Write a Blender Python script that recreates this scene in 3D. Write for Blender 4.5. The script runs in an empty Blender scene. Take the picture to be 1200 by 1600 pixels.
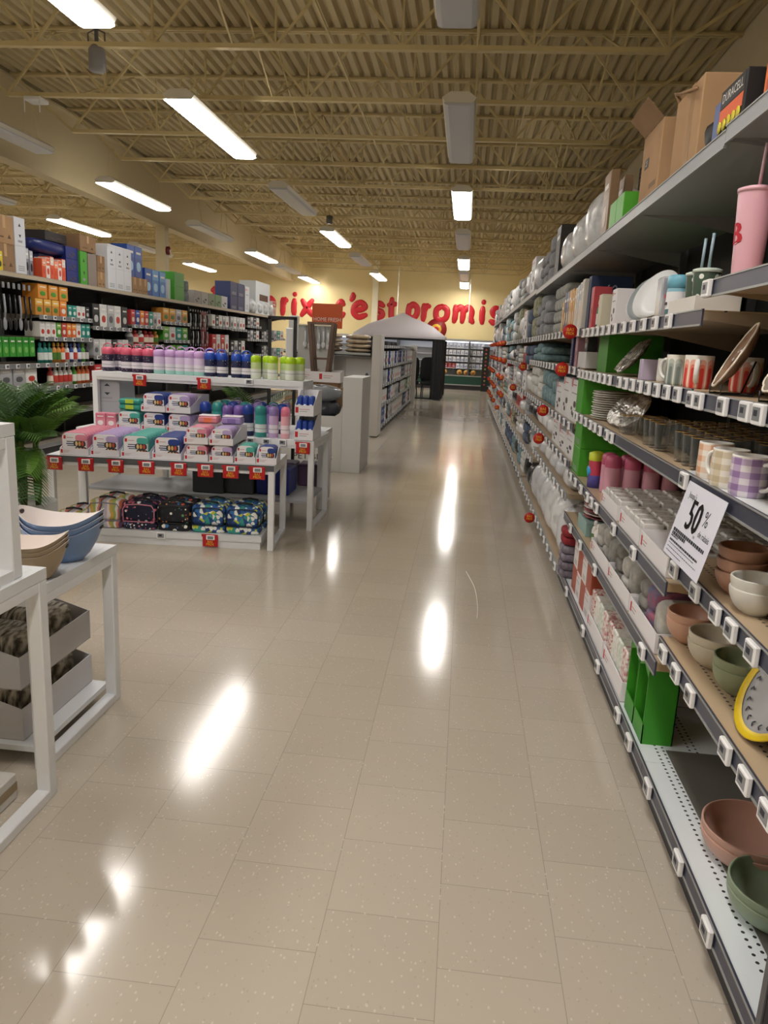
import bpy, math, random
from mathutils import Matrix, Vector
from math import sin, cos, pi, radians

# ------------------------------------------------------------------ camera, world, exposure
SC = bpy.context.scene
COL = SC.collection
cam = bpy.data.cameras.new('camera')
cam.sensor_fit = 'VERTICAL'; cam.sensor_height = 36.0; cam.lens = 1179.85 * 36.0 / 1600.0
cam.clip_start = 0.05; cam.clip_end = 100
camo = bpy.data.objects.new('camera', cam); COL.objects.link(camo)
_R = Vector((0.99321, 0.106529, 0.046745)); _U = Vector((-0.068361, 0.209325, 0.975454)); _F = Vector((-0.09413, 0.972026, -0.215186))
camo.matrix_world = Matrix(((_R.x, _U.x, -_F.x, 0.0), (_R.y, _U.y, -_F.y, 0.0), (_R.z, _U.z, -_F.z, 1.5), (0, 0, 0, 1)))
SC.camera = camo
SC.view_settings.view_transform = 'Standard'; SC.view_settings.look = 'None'
SC.view_settings.gamma = 1.0; SC.view_settings.use_curve_mapping = False
SC.view_settings.exposure = 0.0
LAMP = 27.0
wd = bpy.data.worlds.new('world'); SC.world = wd; wd.use_nodes = True
wd.node_tree.nodes['Background'].inputs[0].default_value = (1.0, 0.97, 0.9, 1)
wd.node_tree.nodes['Background'].inputs[1].default_value = 0.05
SL = -0.0075                                   # the roof falls slightly towards the back wall
random.seed(7)

# ------------------------------------------------------------------ materials
def lin(h):
    h = h.lstrip('#'); c = [int(h[i:i+2], 16) / 255 for i in (0, 2, 4)]
    return [x / 12.92 if x <= 0.04045 else ((x + 0.055) / 1.055) ** 2.4 for x in c] + [1.0]
_mats = {}
def M(h, rough=0.5, metal=0.0, **k):
    key = (h, rough, metal, tuple(sorted(k.items())))
    if key in _mats: return _mats[key]
    m = bpy.data.materials.new('paint_' + h.strip('#')); m.use_nodes = True
    b = m.node_tree.nodes['Principled BSDF']
    b.inputs['Base Color'].default_value = lin(h); b.inputs['Roughness'].default_value = rough; b.inputs['Metallic'].default_value = metal
    if 'trans' in k: b.inputs['Transmission Weight'].default_value = k['trans']; b.inputs['IOR'].default_value = k.get('ior', 1.2)
    if 'alpha' in k: b.inputs['Alpha'].default_value = k['alpha']
    if 'emit' in k: b.inputs['Emission Color'].default_value = lin(k.get('ecol', 'ffffff')); b.inputs['Emission Strength'].default_value = k['emit']
    if 'coat' in k: b.inputs['Coat Weight'].default_value = k['coat']
    _mats[key] = m; return m
class NT:
    def __init__(s, name, rough=0.5):
        s.m = bpy.data.materials.new(name); s.m.use_nodes = True; s.t = s.m.node_tree; s.b = s.t.nodes['Principled BSDF']; s.b.inputs['Roughness'].default_value = rough
        s.co = s.n('ShaderNodeTexCoord').outputs['Object']
    def n(s, ty, **kw):
        x = s.t.nodes.new(ty)
        for a, v in kw.items(): setattr(x, a, v)
        return x
    def lk(s, a, b): s.t.links.new(a, b)
    def mp(s, scale=(1, 1, 1), loc=(0, 0, 0), rot=(0, 0, 0)):
        x = s.n('ShaderNodeMapping'); x.inputs['Scale'].default_value = scale; x.inputs['Location'].default_value = loc; x.inputs['Rotation'].default_value = rot
        s.lk(s.co, x.inputs['Vector']); return x.outputs[0]
    def ma(s, op, a, b=None):
        x = s.n('ShaderNodeMath', operation=op)
        for i, v in enumerate((a, b)):
            if v is None: continue
            if isinstance(v, (int, float)): x.inputs[i].default_value = v
            else: s.lk(v, x.inputs[i])
        return x.outputs[0]
    def mix(s, f, a, b, blend='MIX'):
        x = s.n('ShaderNodeMix', data_type='RGBA', blend_type=blend)
        if isinstance(f, (int, float)): x.inputs[0].default_value = f
        else: s.lk(f, x.inputs[0])
        for i, v in ((6, a), (7, b)):
            if isinstance(v, str): x.inputs[i].default_value = lin(v)
            else: s.lk(v, x.inputs[i])
        return x.outputs[2]
    def ramp(s, f, stops, interp='CONSTANT'):
        x = s.n('ShaderNodeValToRGB'); r = x.color_ramp; r.interpolation = interp
        while len(r.elements) < len(stops): r.elements.new(0.5)
        for e, (p, c) in zip(r.elements, stops): e.position = p; e.color = lin(c)
        s.lk(f, x.inputs[0]); return x.outputs[0]
    def base(s, c): s.lk(c, s.b.inputs['Base Color']); return s.m
    def sep(s, v):
        x = s.n('ShaderNodeSeparateXYZ'); s.lk(v, x.inputs[0]); return x.outputs
def mat_floor():
    s = NT('vinyl_tile', 0.13)
    o = s.sep(s.co); c = s.n('ShaderNodeCombineXYZ')
    s.lk(s.ma('ADD', o[1], 0.08), c.inputs[0]); s.lk(s.ma('ADD', o[0], -0.031 + 61.0), c.inputs[1])
    br = s.n('ShaderNodeTexBrick'); br.offset = 0.5; br.squash = 1.0
    s.lk(c.outputs[0], br.inputs['Vector'])
    br.inputs['Color1'].default_value = lin('c1b7a8'); br.inputs['Color2'].default_value = lin('bcb2a3'); br.inputs['Mortar'].default_value = lin('968d82')
    br.inputs['Scale'].default_value = 1.0; br.inputs['Mortar Size'].default_value = 0.0009; br.inputs['Mortar Smooth'].default_value = 0.3
    br.inputs['Brick Width'].default_value = 0.305; br.inputs['Row Height'].default_value = 0.305
    v = s.n('ShaderNodeTexVoronoi'); v.inputs['Scale'].default_value = 1.0
    nz0 = s.n('ShaderNodeTexNoise'); nz0.inputs['Scale'].default_value = 30
    mv = s.n('ShaderNodeMapping'); mv.inputs['Scale'].default_value = (95, 62, 1); s.lk(s.co, mv.inputs[0]); s.lk(mv.outputs[0], v.inputs['Vector'])
    sepc = s.n('ShaderNodeSeparateColor'); s.lk(v.outputs['Color'], sepc.inputs[0])
    near = s.ma('LESS_THAN', v.outputs['Distance'], 0.27)
    lightf = s.ma('MULTIPLY', near, s.ma('GREATER_THAN', sepc.outputs[0], 0.80))
    darkf = s.ma('MULTIPLY', near, s.ma('LESS_THAN', sepc.outputs[0], 0.13))
    c1 = s.mix(s.ma('MULTIPLY', lightf, 0.38), br.outputs['Color'], 'e9e2d4')
    c2 = s.mix(s.ma('MULTIPLY', darkf, 0.2), c1, '9a8c7a')
    nz = s.n('ShaderNodeTexNoise'); nz.inputs['Scale'].default_value = 1.0; nz.inputs['Detail'].default_value = 0; s.lk(s.co, nz.inputs['Vector'])
    rr = s.n('ShaderNodeMapRange'); rr.inputs[1].default_value = 0.3; rr.inputs[2].default_value = 0.7; rr.inputs[3].default_value = 0.11; rr.inputs[4].default_value = 0.15
    s.lk(nz.outputs[0], rr.inputs[0]); s.lk(rr.outputs[0], s.b.inputs['Roughness'])
    s.b.inputs['IOR'].default_value = 1.55
    return s.base(c2)
def mat_perf(h, hole='2c2c30', sc=40.0, r=0.2, slots=False):
    s = NT('perforated_' + h, 0.4)
    o = s.sep(s.mp((sc, sc * (0.55 if slots else 1), 1)))
    row = s.ma('FLOOR', o[0])
    y = s.ma('ADD', o[1], s.ma('MULTIPLY', row, 0.5))
    fx = s.ma('SUBTRACT', s.ma('FRACT', o[0]), 0.5); fy = s.ma('SUBTRACT', s.ma('FRACT', y), 0.5)
    d = s.ma('SQRT', s.ma('ADD', s.ma('MULTIPLY', fx, fx), s.ma('MULTIPLY', fy, fy)))
    band = s.ma('LESS_THAN', s.ma('ABSOLUTE', s.ma('SUBTRACT', s.ma('FRACT', s.ma('MULTIPLY', o[0], 0.2)), 0.25)), 0.22)
    return s.base(s.mix(s.ma('MULTIPLY', s.ma('LESS_THAN', d, r), band), h, hole))
def mat_noise(name, stops, scale=8, rough=0.6, interp='LINEAR', detail=4, stretch=(1, 1, 1), bump=0):
    s = NT(name, rough); nz = s.n('ShaderNodeTexNoise'); nz.inputs['Scale'].default_value = scale; nz.inputs['Detail'].default_value = detail
    s.lk(s.mp(stretch), nz.inputs['Vector'])
    if bump:
        bp = s.n('ShaderNodeBump'); bp.inputs['Strength'].default_value = bump; bp.inputs['Distance'].default_value = 0.02; s.lk(nz.outputs[0], bp.inputs['Height']); s.lk(bp.outputs[0], s.b.inputs['Normal'])
    return s.base(s.ramp(nz.outputs[0], stops, interp))
def mat_cells(name, bg, cols, scale=60, size=0.33, rough=0.6):
    s = NT(name, rough); v = s.n('ShaderNodeTexVoronoi'); v.inputs['Scale'].default_value = scale; s.lk(s.co, v.inputs['Vector'])
    sc = s.n('ShaderNodeSeparateColor'); s.lk(v.outputs['Color'], sc.inputs[0])
    st = [(i / len(cols), c) for i, c in enumerate(cols)]
    sz = s.ma('MULTIPLY', sc.outputs[1], size)
    return s.base(s.mix(s.ma('LESS_THAN', v.outputs['Distance'], s.ma('ADD', sz, size * 0.25)), bg, s.ramp(sc.outputs[0], st)))
def mat_wave(name, stops, scale=4.0, axis='X', dist=3.0, rough=0.6, dscale=2.0):
    s = NT(name, rough); w = s.n('ShaderNodeTexWave', bands_direction=axis, wave_profile='SAW')
    w.inputs['Scale'].default_value = scale; w.inputs['Distortion'].default_value = dist; w.inputs['Detail'].default_value = 0.0; w.inputs['Detail Scale'].default_value = dscale
    s.lk(s.co, w.inputs['Vector']); return s.base(s.ramp(w.outputs['Fac'], stops))
def mat_plaid(name, a, mid, dark, n=5.0, zs=36.0):
    s = NT(name, 0.35); o = s.sep(s.co)
    ang = s.ma('MULTIPLY', s.ma('ARCTAN2', o[1], o[0]), n / pi)
    f1 = s.ma('GREATER_THAN', s.ma('FRACT', s.ma('ADD', ang, 10.2)), 0.5)
    f2 = s.ma('GREATER_THAN', s.ma('FRACT', s.ma('MULTIPLY', o[2], zs)), 0.5)
    sm = s.ma('MULTIPLY', s.ma('ADD', f1, f2), 0.5)
    c = s.ramp(sm, [(0, a), (0.4, mid), (0.8, dark)])
    rim = s.ma('GREATER_THAN', o[2], 0.1025)
    return s.base(s.mix(rim, c, 'f2eee6'))
def mat_arches(name, c1, c2, c3, n=5.0):
    s = NT(name, 0.3); o = s.sep(s.co)
    a = s.ma('FRACT', s.ma('ADD', s.ma('MULTIPLY', s.ma('ARCTAN2', o[1], o[0]), n / pi), 10.0))
    x = s.ma('ABSOLUTE', s.ma('SUBTRACT', a, 0.5)); R0 = 0.045 * pi / n
    xm = s.ma('MULTIPLY', x, R0)
    def arch(w, top):
        dz = s.ma('MAXIMUM', s.ma('SUBTRACT', o[2], top), 0.0)
        return s.ma('LESS_THAN', s.ma('SQRT', s.ma('ADD', s.ma('MULTIPLY', xm, xm), s.ma('MULTIPLY', dz, dz))), w)
    c = s.mix(arch(0.0125, 0.080), 'eeeae2', c1); c = s.mix(arch(0.0095, 0.068), c, c2); c = s.mix(arch(0.0065, 0.060), c, c3)
    return s.base(c)
def mat_ribbon(h, h2, sc=30.0, rough=0.45):          # horizontal stripes up an object
    s = NT('stripe_' + h, rough); o = s.sep(s.co)
    return s.base(s.mix(s.ma('GREATER_THAN', s.ma('FRACT', s.ma('MULTIPLY', o[2], sc)), 0.5), h, h2))
FLOOR = mat_floor()
WALLP = mat_noise('cream_wall_paint', [(0.3, 'e6d29a'), (0.7, 'ead8a4')], 1.5, 0.6)
WALLR = mat_noise('beige_wall_paint', [(0.3, 'd8cbab'), (0.7, 'dccfb0')], 1.5, 0.7)
DECK = mat_noise('cream_deck_paint', [(0.3, 'bfae84'), (0.7, 'c6b68c')], 2.0, 0.55)
STEEL = M('d2c190', 0.5); GIRD = M('c7b792', 0.6)
WHITE = M('e9eaec', 0.35); WHITEM = M('eceeF0'.lower(), 0.3); RAIL = M('4d505f', 0.35, 0.3); BEIGE = M('b49f84', 0.45)
PW = mat_perf('dfe6ea', sc=42); PB = mat_perf('c0aa8c', sc=42); PS = mat_perf('e4e6e8', '8f9498', 46, 0.17, True)
GREYM = M('a7a9a8', 0.45, 0.4); DGREY = M('55575a', 0.5); BLACK = M('141416', 0.5); BLK2 = M('1f1f22', 0.35)
CARD = mat_noise('cardboard', [(0.3, 'a5825e'), (0.7, 'b08e68')], 6, 0.8); CARDD = mat_noise('cardboard_dark', [(0.3, '8d6e50'), (0.7, '997a5a')], 6, 0.8)
PCW = M('ebe8ea', 0.5); RED = M('c61f2b', 0.4); DRED = M('a81622', 0.45); GREEN = M('3f9a24', 0.4); DGREEN = M('2a7516', 0.45)
PRINTK = M('2b2f3a', 0.6); PRINTG = M('9a9aa0', 0.6); LCD = M('83868a', 0.3); TAGW = M('f2f2f4', 0.35); YEL = M('f0c21c', 0.5)
def mat_glass():
    s = NT('clear_glass', 0.04); w = s.n('ShaderNodeLayerWeight'); w.inputs[0].default_value = 0.35
    a = s.ma('ADD', s.ma('MULTIPLY', s.ma('POWER', w.outputs['Facing'], 2.2), 0.75), 0.045); s.lk(a, s.b.inputs['Alpha']); s.b.inputs['Base Color'].default_value = lin('a9b0b0'); s.b.inputs['Coat Weight'].default_value = 1.0
    return s.m
GLASS = mat_glass(); GOLD = M('c9a14a', 0.25, 1.0); CHROME = M('d8dade', 0.12, 1.0)
PLASTICBAG = mat_noise('plastic_wrap', [(0.35, 'b9bbbf'), (0.5, 'd5d7da'), (0.62, 'eef0f2')], 9, 0.22, bump=0.6)

# ------------------------------------------------------------------ mesh builder
I4 = Matrix.Identity(4)
def T(x=0, y=0, z=0, rz=0, rx=0, ry=0, s=1.0):
    return Matrix.Translation((x, y, z)) @ Matrix.Rotation(rz, 4, 'Z') @ Matrix.Rotation(ry, 4, 'Y') @ Matrix.Rotation(rx, 4, 'X') @ Matrix.Diagonal((s, s, s, 1))
_txt = {}
def text_data(s, size):
    if (s, size) not in _txt:
        c = bpy.data.curves.new('lettering', 'FONT'); c.body = s; c.size = size; c.align_x = 'CENTER'; c.align_y = 'CENTER'; c.resolution_u = 2
        o = bpy.data.objects.new('lettering', c); me = bpy.data.meshes.new_from_object(o)
        _txt[(s, size)] = ([v.co.copy() for v in me.vertices], [tuple(p.vertices) for p in me.polygons])
        bpy.data.objects.remove(o); bpy.data.curves.remove(c); bpy.data.meshes.remove(me)
    return _txt[(s, size)]
class MB:
    def __init__(s): s.v = []; s.f = []; s.mi = []; s.sm = []; s.mats = []; s.X = I4
    def at(s, m): s.X = m; return s
    def add(s, vs, fs, mat, smooth=False, X=None):
        X = s.X if X is None else s.X @ X
        if mat not in s.mats: s.mats.append(mat)
        k = s.mats.index(mat); b = len(s.v)
        s.v += [tuple(X @ Vector(v)) for v in vs]
        for f in fs: s.f.append(tuple(b + i for i in f)); s.mi.append(k); s.sm.append(smooth)
        return s
    def box(s, x0, x1, y0, y1, z0, z1, mat, X=None):
        vs = [(x, y, z) for x in (x0, x1) for y in (y0, y1) for z in (z0, z1)]
        return s.add(vs, [(0, 1, 3, 2), (4, 6, 7, 5), (0, 4, 5, 1), (2, 3, 7, 6), (0, 2, 6, 4), (1, 5, 7, 3)], mat, False, X)
    def cbox(s, x0, x1, y0, y1, z0, z1, mat, c=0.004, X=None):       # box with softened edges
        c = min(c, (x1 - x0) / 2.2, (y1 - y0) / 2.2, (z1 - z0) / 2.2)
        cx, cy, cz = (x0 + x1) / 2, (y0 + y1) / 2, (z0 + z1) / 2; h = ((x1 - x0) / 2, (y1 - y0) / 2, (z1 - z0) / 2)
        vs = []; idx = {}
        for sx in (-1, 1):
            for sy in (-1, 1):
                for sz in (-1, 1):
                    for a in range(3):
                        sg = (sx, sy, sz); p = [sg[i] * (h[i] - (0 if i == a else c)) for i in range(3)]
                        idx[(sx, sy, sz, a)] = len(vs); vs.append((cx + p[0], cy + p[1], cz + p[2]))
        fs = []
        for a in range(3):
            b, d = (a + 1) % 3, (a + 2) % 3
            for sg in (-1, 1):
                q = []
                for sb, sd in ((-1, -1), (1, -1), (1, 1), (-1, 1)):
                    k = [0, 0, 0]; k[a] = sg; k[b] = sb; k[d] = sd; q.append(idx[(k[0], k[1], k[2], a)])
                fs.append(tuple(q if sg > 0 else q[::-1]))
            for sb in (-1, 1):
                for sd in (-1, 1):
                    k1 = [0, 0, 0]; k1[a] = -1; k1[b] = sb; k1[d] = sd; k2 = list(k1); k2[a] = 1
                    fs.append((idx[(*k1, b)], idx[(*k2, b)], idx[(*k2, d)], idx[(*k1, d)]))
        for sx in (-1, 1):
            for sy in (-1, 1):
                for sz in (-1, 1): fs.append(tuple(idx[(sx, sy, sz, a)] for a in range(3)))
        return s.add(vs, fs, mat, False, X)
    def prism(s, poly, y0, y1, mat, X=None, smooth=False):           # poly in x,z extruded along y
        n = len(poly); vs = [(x, y0, z) for x, z in poly] + [(x, y1, z) for x, z in poly]
        fs = [tuple(range(n)), tuple(range(2 * n - 1, n - 1, -1))] + [(i, n + i, n + (i + 1) % n, (i + 1) % n) for i in range(n)]
        return s.add(vs, fs, mat, smooth, X)
    def lathe(s, prof, mat, n=24, X=None, smooth=True, sx=1.0, sy=1.0, fac=None):
        vs = []; fs = []
        for r, z in prof:
            for i in range(n):
                a = 2 * pi * i / n; q = r * (fac(a) if fac else 1.0); vs.append((q * cos(a) * sx, q * sin(a) * sy, z))
        for j in range(len(prof) - 1):
            for i in range(n): fs.append((j * n + i, j * n + (i + 1) % n, (j + 1) * n + (i + 1) % n, (j + 1) * n + i))
        return s.add(vs, fs, mat, smooth, X)
    def tube(s, pts, r, mat, n=8, X=None, flat=1.0, closed=False):
        pts = [Vector(p) for p in pts]; vs = []; fs = []; up = None; m = len(pts)
        for i, p in enumerate(pts):
            a = pts[i - 1] if (i > 0 or closed) else p; b = pts[(i + 1) % m] if (i < m - 1 or closed) else p
            d = (b - a).normalized()
            if up is None: up = Vector((0, 0, 1)) if abs(d.z) < 0.9 else Vector((1, 0, 0))
            u = (up - d * up.dot(d)).normalized(); w = d.cross(u); up = u
            rr = r[i] if isinstance(r, (list, tuple)) else r
            for k in range(n):
                t = 2 * pi * k / n; vs.append(tuple(p + u * (cos(t) * rr) + w * (sin(t) * rr * flat)))
        for i in range(m if closed else m - 1):
            j = (i + 1) % m
            for k in range(n): fs.append((i * n + k, i * n + (k + 1) % n, j * n + (k + 1) % n, j * n + k))
        if not closed: fs += [tuple(range(n - 1, -1, -1)), tuple((m - 1) * n + k for k in range(n))]
        return s.add(vs, fs, mat, True, X)
    def bar(s, p, q, w, mat, h=None):                                # square bar between two points
        p = Vector(p); q = Vector(q); d = (q - p).normalized(); h = h or w
        u = Vector((0, 1, 0)) if abs(d.y) < 0.9 else Vector((1, 0, 0)); u = (u - d * u.dot(d)).normalized(); k = d.cross(u)
        vs = [tuple(c + u * a * w / 2 + k * b * h / 2) for c in (p, q) for a, b in ((-1, -1), (1, -1), (1, 1), (-1, 1))]
        return s.add(vs, [(3, 2, 1, 0), (4, 5, 6, 7)] + [(i, (i + 1) % 4, 4 + (i + 1) % 4, 4 + i) for i in range(4)], mat)
    def quad(s, a, b, c, d, mat, X=None): return s.add([a, b, c, d], [(0, 1, 2, 3)], mat, False, X)
    def blob(s, cx, cy, cz, rx, ry, rz, mat, n=14, e=2.6, noise=0.0, seed=0, X=None):   # pillow-like superellipsoid
        rnd = random.Random(seed); ph = [rnd.uniform(0, 6.28) for _ in range(6)]; vs = []; fs = []; m = n // 2 + 2
        def sp(c): return math.copysign(abs(c) ** (2 / e), c)
        for j in range(m + 1):
            b = -pi / 2 + pi * j / m
            for i in range(n):
                a = 2 * pi * i / n; x = sp(cos(b)) * sp(cos(a)); y = sp(cos(b)) * sp(sin(a)); z = sp(sin(b))
                k = 1 + noise * (sin(3 * a + ph[0] + 2 * b) + sin(5 * a + ph[1]) * 0.6 + sin(4 * b + ph[2] + a) * 0.8) * 0.5
                vs.append((cx + rx * x * k, cy + ry * y * k, cz + rz * z * k))
        for j in range(m):
            for i in range(n): fs.append((j * n + i, j * n + (i + 1) % n, (j + 1) * n + (i + 1) % n, (j + 1) * n + i))
        return s.add(vs, fs, mat, True, X)
    def text(s, body, size, mat, X, sx=1.0):                          # lettering in the local x-z plane, facing -y
        vs, fs = text_data(body, size)
        return s.add([(v.x * sx, 0, v.y) for v in vs], fs, mat, False, X)
    def mesh(s, name):
        me = bpy.data.meshes.new(name); me.from_pydata(s.v, [], s.f)
        for m in s.mats: me.materials.append(m)
        me.polygons.foreach_set('material_index', s.mi); me.polygons.foreach_set('use_smooth', s.sm); me.update(); return me
    def build(s, name, parent=None): return link(name, s.mesh(name), parent)
def link(name, me, parent=None, loc=None, rz=0):
    o = bpy.data.objects.new(name, me); COL.objects.link(o)
    if parent: o.parent = parent
    if loc: o.location = loc
    if rz: o.rotation_euler = (0, 0, rz)
    return o
def tag(o, label, cat, group=None):
    o['label'] = label; o['category'] = cat
    if group: o['group'] = group
    return o
def struct(o): o['kind'] = 'structure'; return o
def thing(name, label, cat, loc=(0, 0, 0), rz=0, group=None, rx=0, ry=0):
    o = bpy.data.objects.new(name, None); COL.objects.link(o); o.empty_display_size = 0.05
    o.location = loc; o.rotation_euler = (rx, ry, rz); return tag(o, label, cat, group)
def put(name, kit, loc, rz, label, cat, group=None, rx=0, ry=0, s=None):
    """kit: a mesh, or a list of (part name, mesh, [sub-parts])"""
    if isinstance(kit, bpy.types.Mesh):
        o = link(name, kit, None, loc); o.rotation_euler = (rx, ry, rz); tag(o, label, cat, group)
    else:
        o = thing(name, label, cat, loc, rz, group, rx, ry)
        for e in kit:
            c = link(e[0], e[1], o)
            for e2 in (e[2] if len(e) > 2 else ()): link(e2[0], e2[1], c)
    if s: o.scale = (s, s, s) if isinstance(s, (int, float)) else s
    return o
ORD = 'first second third fourth fifth sixth seventh eighth ninth tenth eleventh twelfth thirteenth fourteenth fifteenth sixteenth seventeenth eighteenth nineteenth twentieth'.split()
def nth(i): return ORD[i] if i < 20 else ORD[19]
RZ = -pi / 2        # faces the aisle from the right-hand shelves
LZ = pi / 2         # faces the aisle from the left-hand shelves

# ------------------------------------------------------------------ the room
def roof(y, z0): return z0 + SL * y
X0, X1, Y0, Y1 = -19.0, 2.85, -5.0, 30.0
struct(MB().box(X0, X1, Y0, Y1, -0.1, 0.0, FLOOR).build('floor'))
struct(MB().box(X0 - .2, X1 + .2, Y1, Y1 + .2, -0.1, 5.3, WALLP).build('wall_back'))
struct(MB().box(X1, X1 + .2, Y0, Y1, -0.1, 5.3, WALLR).build('wall_right'))
struct(MB().box(X0 - .2, X0, Y0, Y1, -0.1, 5.3, WALLR).build('wall_left'))
struct(MB().box(X0 - .2, X1 + .2, Y0 - .2, Y0, -0.1, 5.3, WALLR).build('wall_front'))
def deck():
    b = MB(); p = 0.152; pts = []; x = X0
    while x < X1: pts += [(x, 0.06), (x + 0.03, 0.0), (x + 0.10, 0.0), (x + 0.13, 0.06)]; x += p
    vs = []; fs = []
    for y in (Y0, Y1):
        vs += [(x, y, 5.20 + z + SL * y) for x, z in pts]
    n = len(pts)
    for i in range(n - 1): fs.append((i, i + 1, n + i + 1, n + i))
    b.add(vs, fs, DECK); b.box(X0, X1, Y0, Y1, 5.3, 5.4, DECK)
    return b
ceil = struct(deck().build('ceiling'))
def joist_mesh(xa, xb, enda, endb):
    b = MB(); zt, zb = 5.18, 4.42
    for dx in (-0.028, 0.028): b.box(xa, xb, dx - 0.018, dx + 0.018, zt - 0.02, zt + 0.02, STEEL)
    b.box(xa, xb, -0.046, 0.046, zt + 0.005, zt + 0.018, STEEL)
    b.box(enda, endb, -0.036, 0.036, zb - 0.010, zb + 0.0, STEEL)
    for dx in (-0.03, 0.03): b.box(enda, endb, dx - 0.006, dx + 0.006, zb, zb + 0.035, STEEL)
    n = int(round((endb - enda) / 1.22)); w = (endb - enda) / n
    for i in range(n):
        x0 = enda + i * w; xm = x0 + w / 2
        b.bar((x0, 0, zb + .02), (xm, 0, zt - .02), 0.026, STEEL); b.bar((xm, 0, zt - .02), (x0 + w, 0, zb + .02), 0.026, STEEL)
        b.bar((x0 + w, 0, zb + .02), (x0 + w, 0, zt - .02), 0.02, STEEL)
    b.bar((xa + .05, 0, zt - .02), (enda, 0, zb + .02), 0.03, STEEL); b.bar((endb, 0, zb + .02), (xb - .05, 0, zt - .02), 0.03, STEEL)
    return b.mesh('joist')
JR = joist_mesh(-6.85, X1, -5.95, 1.72); JL = joist_mesh(-18.9, -7.05, -17.6, -7.9)
JY = [8.23 + 1.6 * k for k in range(-4, 14)]
for y in JY:
    link('joist', JR, ceil, (0, y, SL * y)); link('joist', JL, ceil, (0, y, SL * y))
for xb in (-12.5, -9.5, -5.0, -2.55, -0.1, 1.3):                    # cross bridging between the joists
    b = MB()
    for y in JY[:-1]:
        b.bar((xb, y, roof(y, 4.44)), (xb, y + 1.6, roof(y + 1.6, 5.16)), 0.02, STEEL); b.bar((xb, y, roof(y, 5.16)), (xb, y + 1.6, roof(y + 1.6, 4.44)), 0.02, STEEL)
    b.build('bridging', ceil)
b = MB(); ga, gb = Y0, Y1                                            # the girder the joists bear on
for z0, z1, w in ((3.98, 4.01, .13), (5.12, 5.15, .13), (4.01, 5.12, .012)):
    vs = [(-6.95 + sx * w, y, z + SL * y) for sx in (-1, 1) for y in (ga, gb) for z in (z0, z1)]
    b.add(vs, [(0, 1, 3, 2), (4, 6, 7, 5), (0, 4, 5, 1), (2, 3, 7, 6), (0, 2, 6, 4), (1, 5, 7, 3)], GIRD)
b.build('girder', ceil)
b = MB()                                                             # conduits and cables running between the joists
for xx, zz in ((-1.6, 4.6), (0.55, 4.75), (-4.1, 4.62)):
    b.bar((xx, Y0, roof(Y0, zz)), (xx, Y1, roof(Y1, zz)), 0.022, STEEL)
b.build('conduit', ceil)
for i, (x, y, s, zt) in enumerate(((-6.95, 17.2, .11, 4.0), (-6.95, 4.0, .11, 4.0), (-3.62, 29.8, .11, 4.9))):
    struct(MB().box(x - s, x + s, y - s, min(y + s, 29.98), 0, roof(y, zt), GIRD if i < 2 else M('f6efd2', .5)).build('trim_%d' % (i + 1)))
tag(MB().at(T(0, 0, 0)).lathe([(0, 0), (.09, 0), (.09, .06), (0, .06)], M('6b1c1c', .4), 16, T(-6.84, 17.2, 3.35, ry=pi / 2)).build('alarm_bell'), 'round dark red alarm bell on the beige steel column', 'bell')

# ------------------------------------------------------------------ ceiling lights
LENS = M('ffffff', 0.4, emit=LAMP, ecol='fffaf4'); OFFL = M('c3c6cc', 0.35); HOUS = M('d9d5c8', 0.4)
def light_kit(on):
    h = MB(); L = 1.2
    h.prism([(-.14, .0), (.14, .0), (.17, .045), (.09, .10), (-.09, .10), (-.17, .045)], -L, L, HOUS)
    for sx in (-.1, .1):
        for sy in (-.9, .9): h.bar((sx, sy, .10), (sx * .3, sy, .62), .008, STEEL)
    d = MB(); d.prism([(-.15, -.012), (-.11, -.028), (.11, -.028), (.15, -.012), (.15, -.001), (-.15, -.001)], -L, L, LENS if on else OFFL)
    return [('housing', h.mesh('light_housing')), ('diffuser', d.mesh('light_diffuser'))]
LK = {1: light_kit(1), 0: light_kit(0)}
rows = [(-0.24, 'the row over the aisle', [(1.1, 1), (-3.1, 1), (5.2, 0), (9.35, 0), (13.55, 1), (17.6, 0), (21.9, 1), (25.2, 0), (28.3, 1)]),
        (-3.12, 'the row left of the aisle', [(1.1, 1), (-3.1, 0), (5.25, 1), (9.4, 1), (13.6, 0), (17.9, 1), (22.0, 0), (26.4, 1)]),
        (-5.95, 'the row by the girder', [(1.1, 0), (-3.1, 1), (5.2, 0), (9.4, 0), (13.6, 1), (17.6, 0), (22.0, 1), (25.3, 0), (28.6, 1)]),
        (-9.0, 'the row beyond the girder', [(1.1, 1), (5.2, 0), (9.4, 1), (13.5, 0), (17.5, 1), (21.5, 0), (25.5, 1)]),
        (-12.1, 'the fifth row leftwards', [(5.2, 1), (13.5, 1), (21.5, 1), (27.5, 1)]),
        (-15.5, 'the row by the left wall', [(3.0, 1), (11.0, 1), (19.0, 1)])]
for x, rn, ls in rows:
    ls = sorted(ls); vis = [q for q in ls if q[0] > 4]
    for y, on in ls:
        w = nth(vis.index((y, on))) + ' from the camera' if y > 4 else ('unseen behind the camera' if y < 0 else 'unseen overhead')  # unseen fixtures continuing the grid, added to light near floor and shelves
        put('ceiling_light', LK[on], (x, y, roof(y, 3.94)), 0, '%s tube light, %s in %s' % ('lit' if on else 'unlit grey', w, rn), 'ceiling light', 'hanging tube lights')
b = MB(); b.lathe([(0, 0), (.075, 0), (.085, .02), (.085, .2), (.06, .24), (0, .25)], M('8d8d90', .5), 16); b.bar((0, 0, .25), (0, 0, .40), .03, DGREY)
b.tube([(-.09, 0, .26), (-.09, 0, .36), (0, 0, .40), (.09, 0, .36), (.09, 0, .26)], .008, DGREY, 6)
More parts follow.
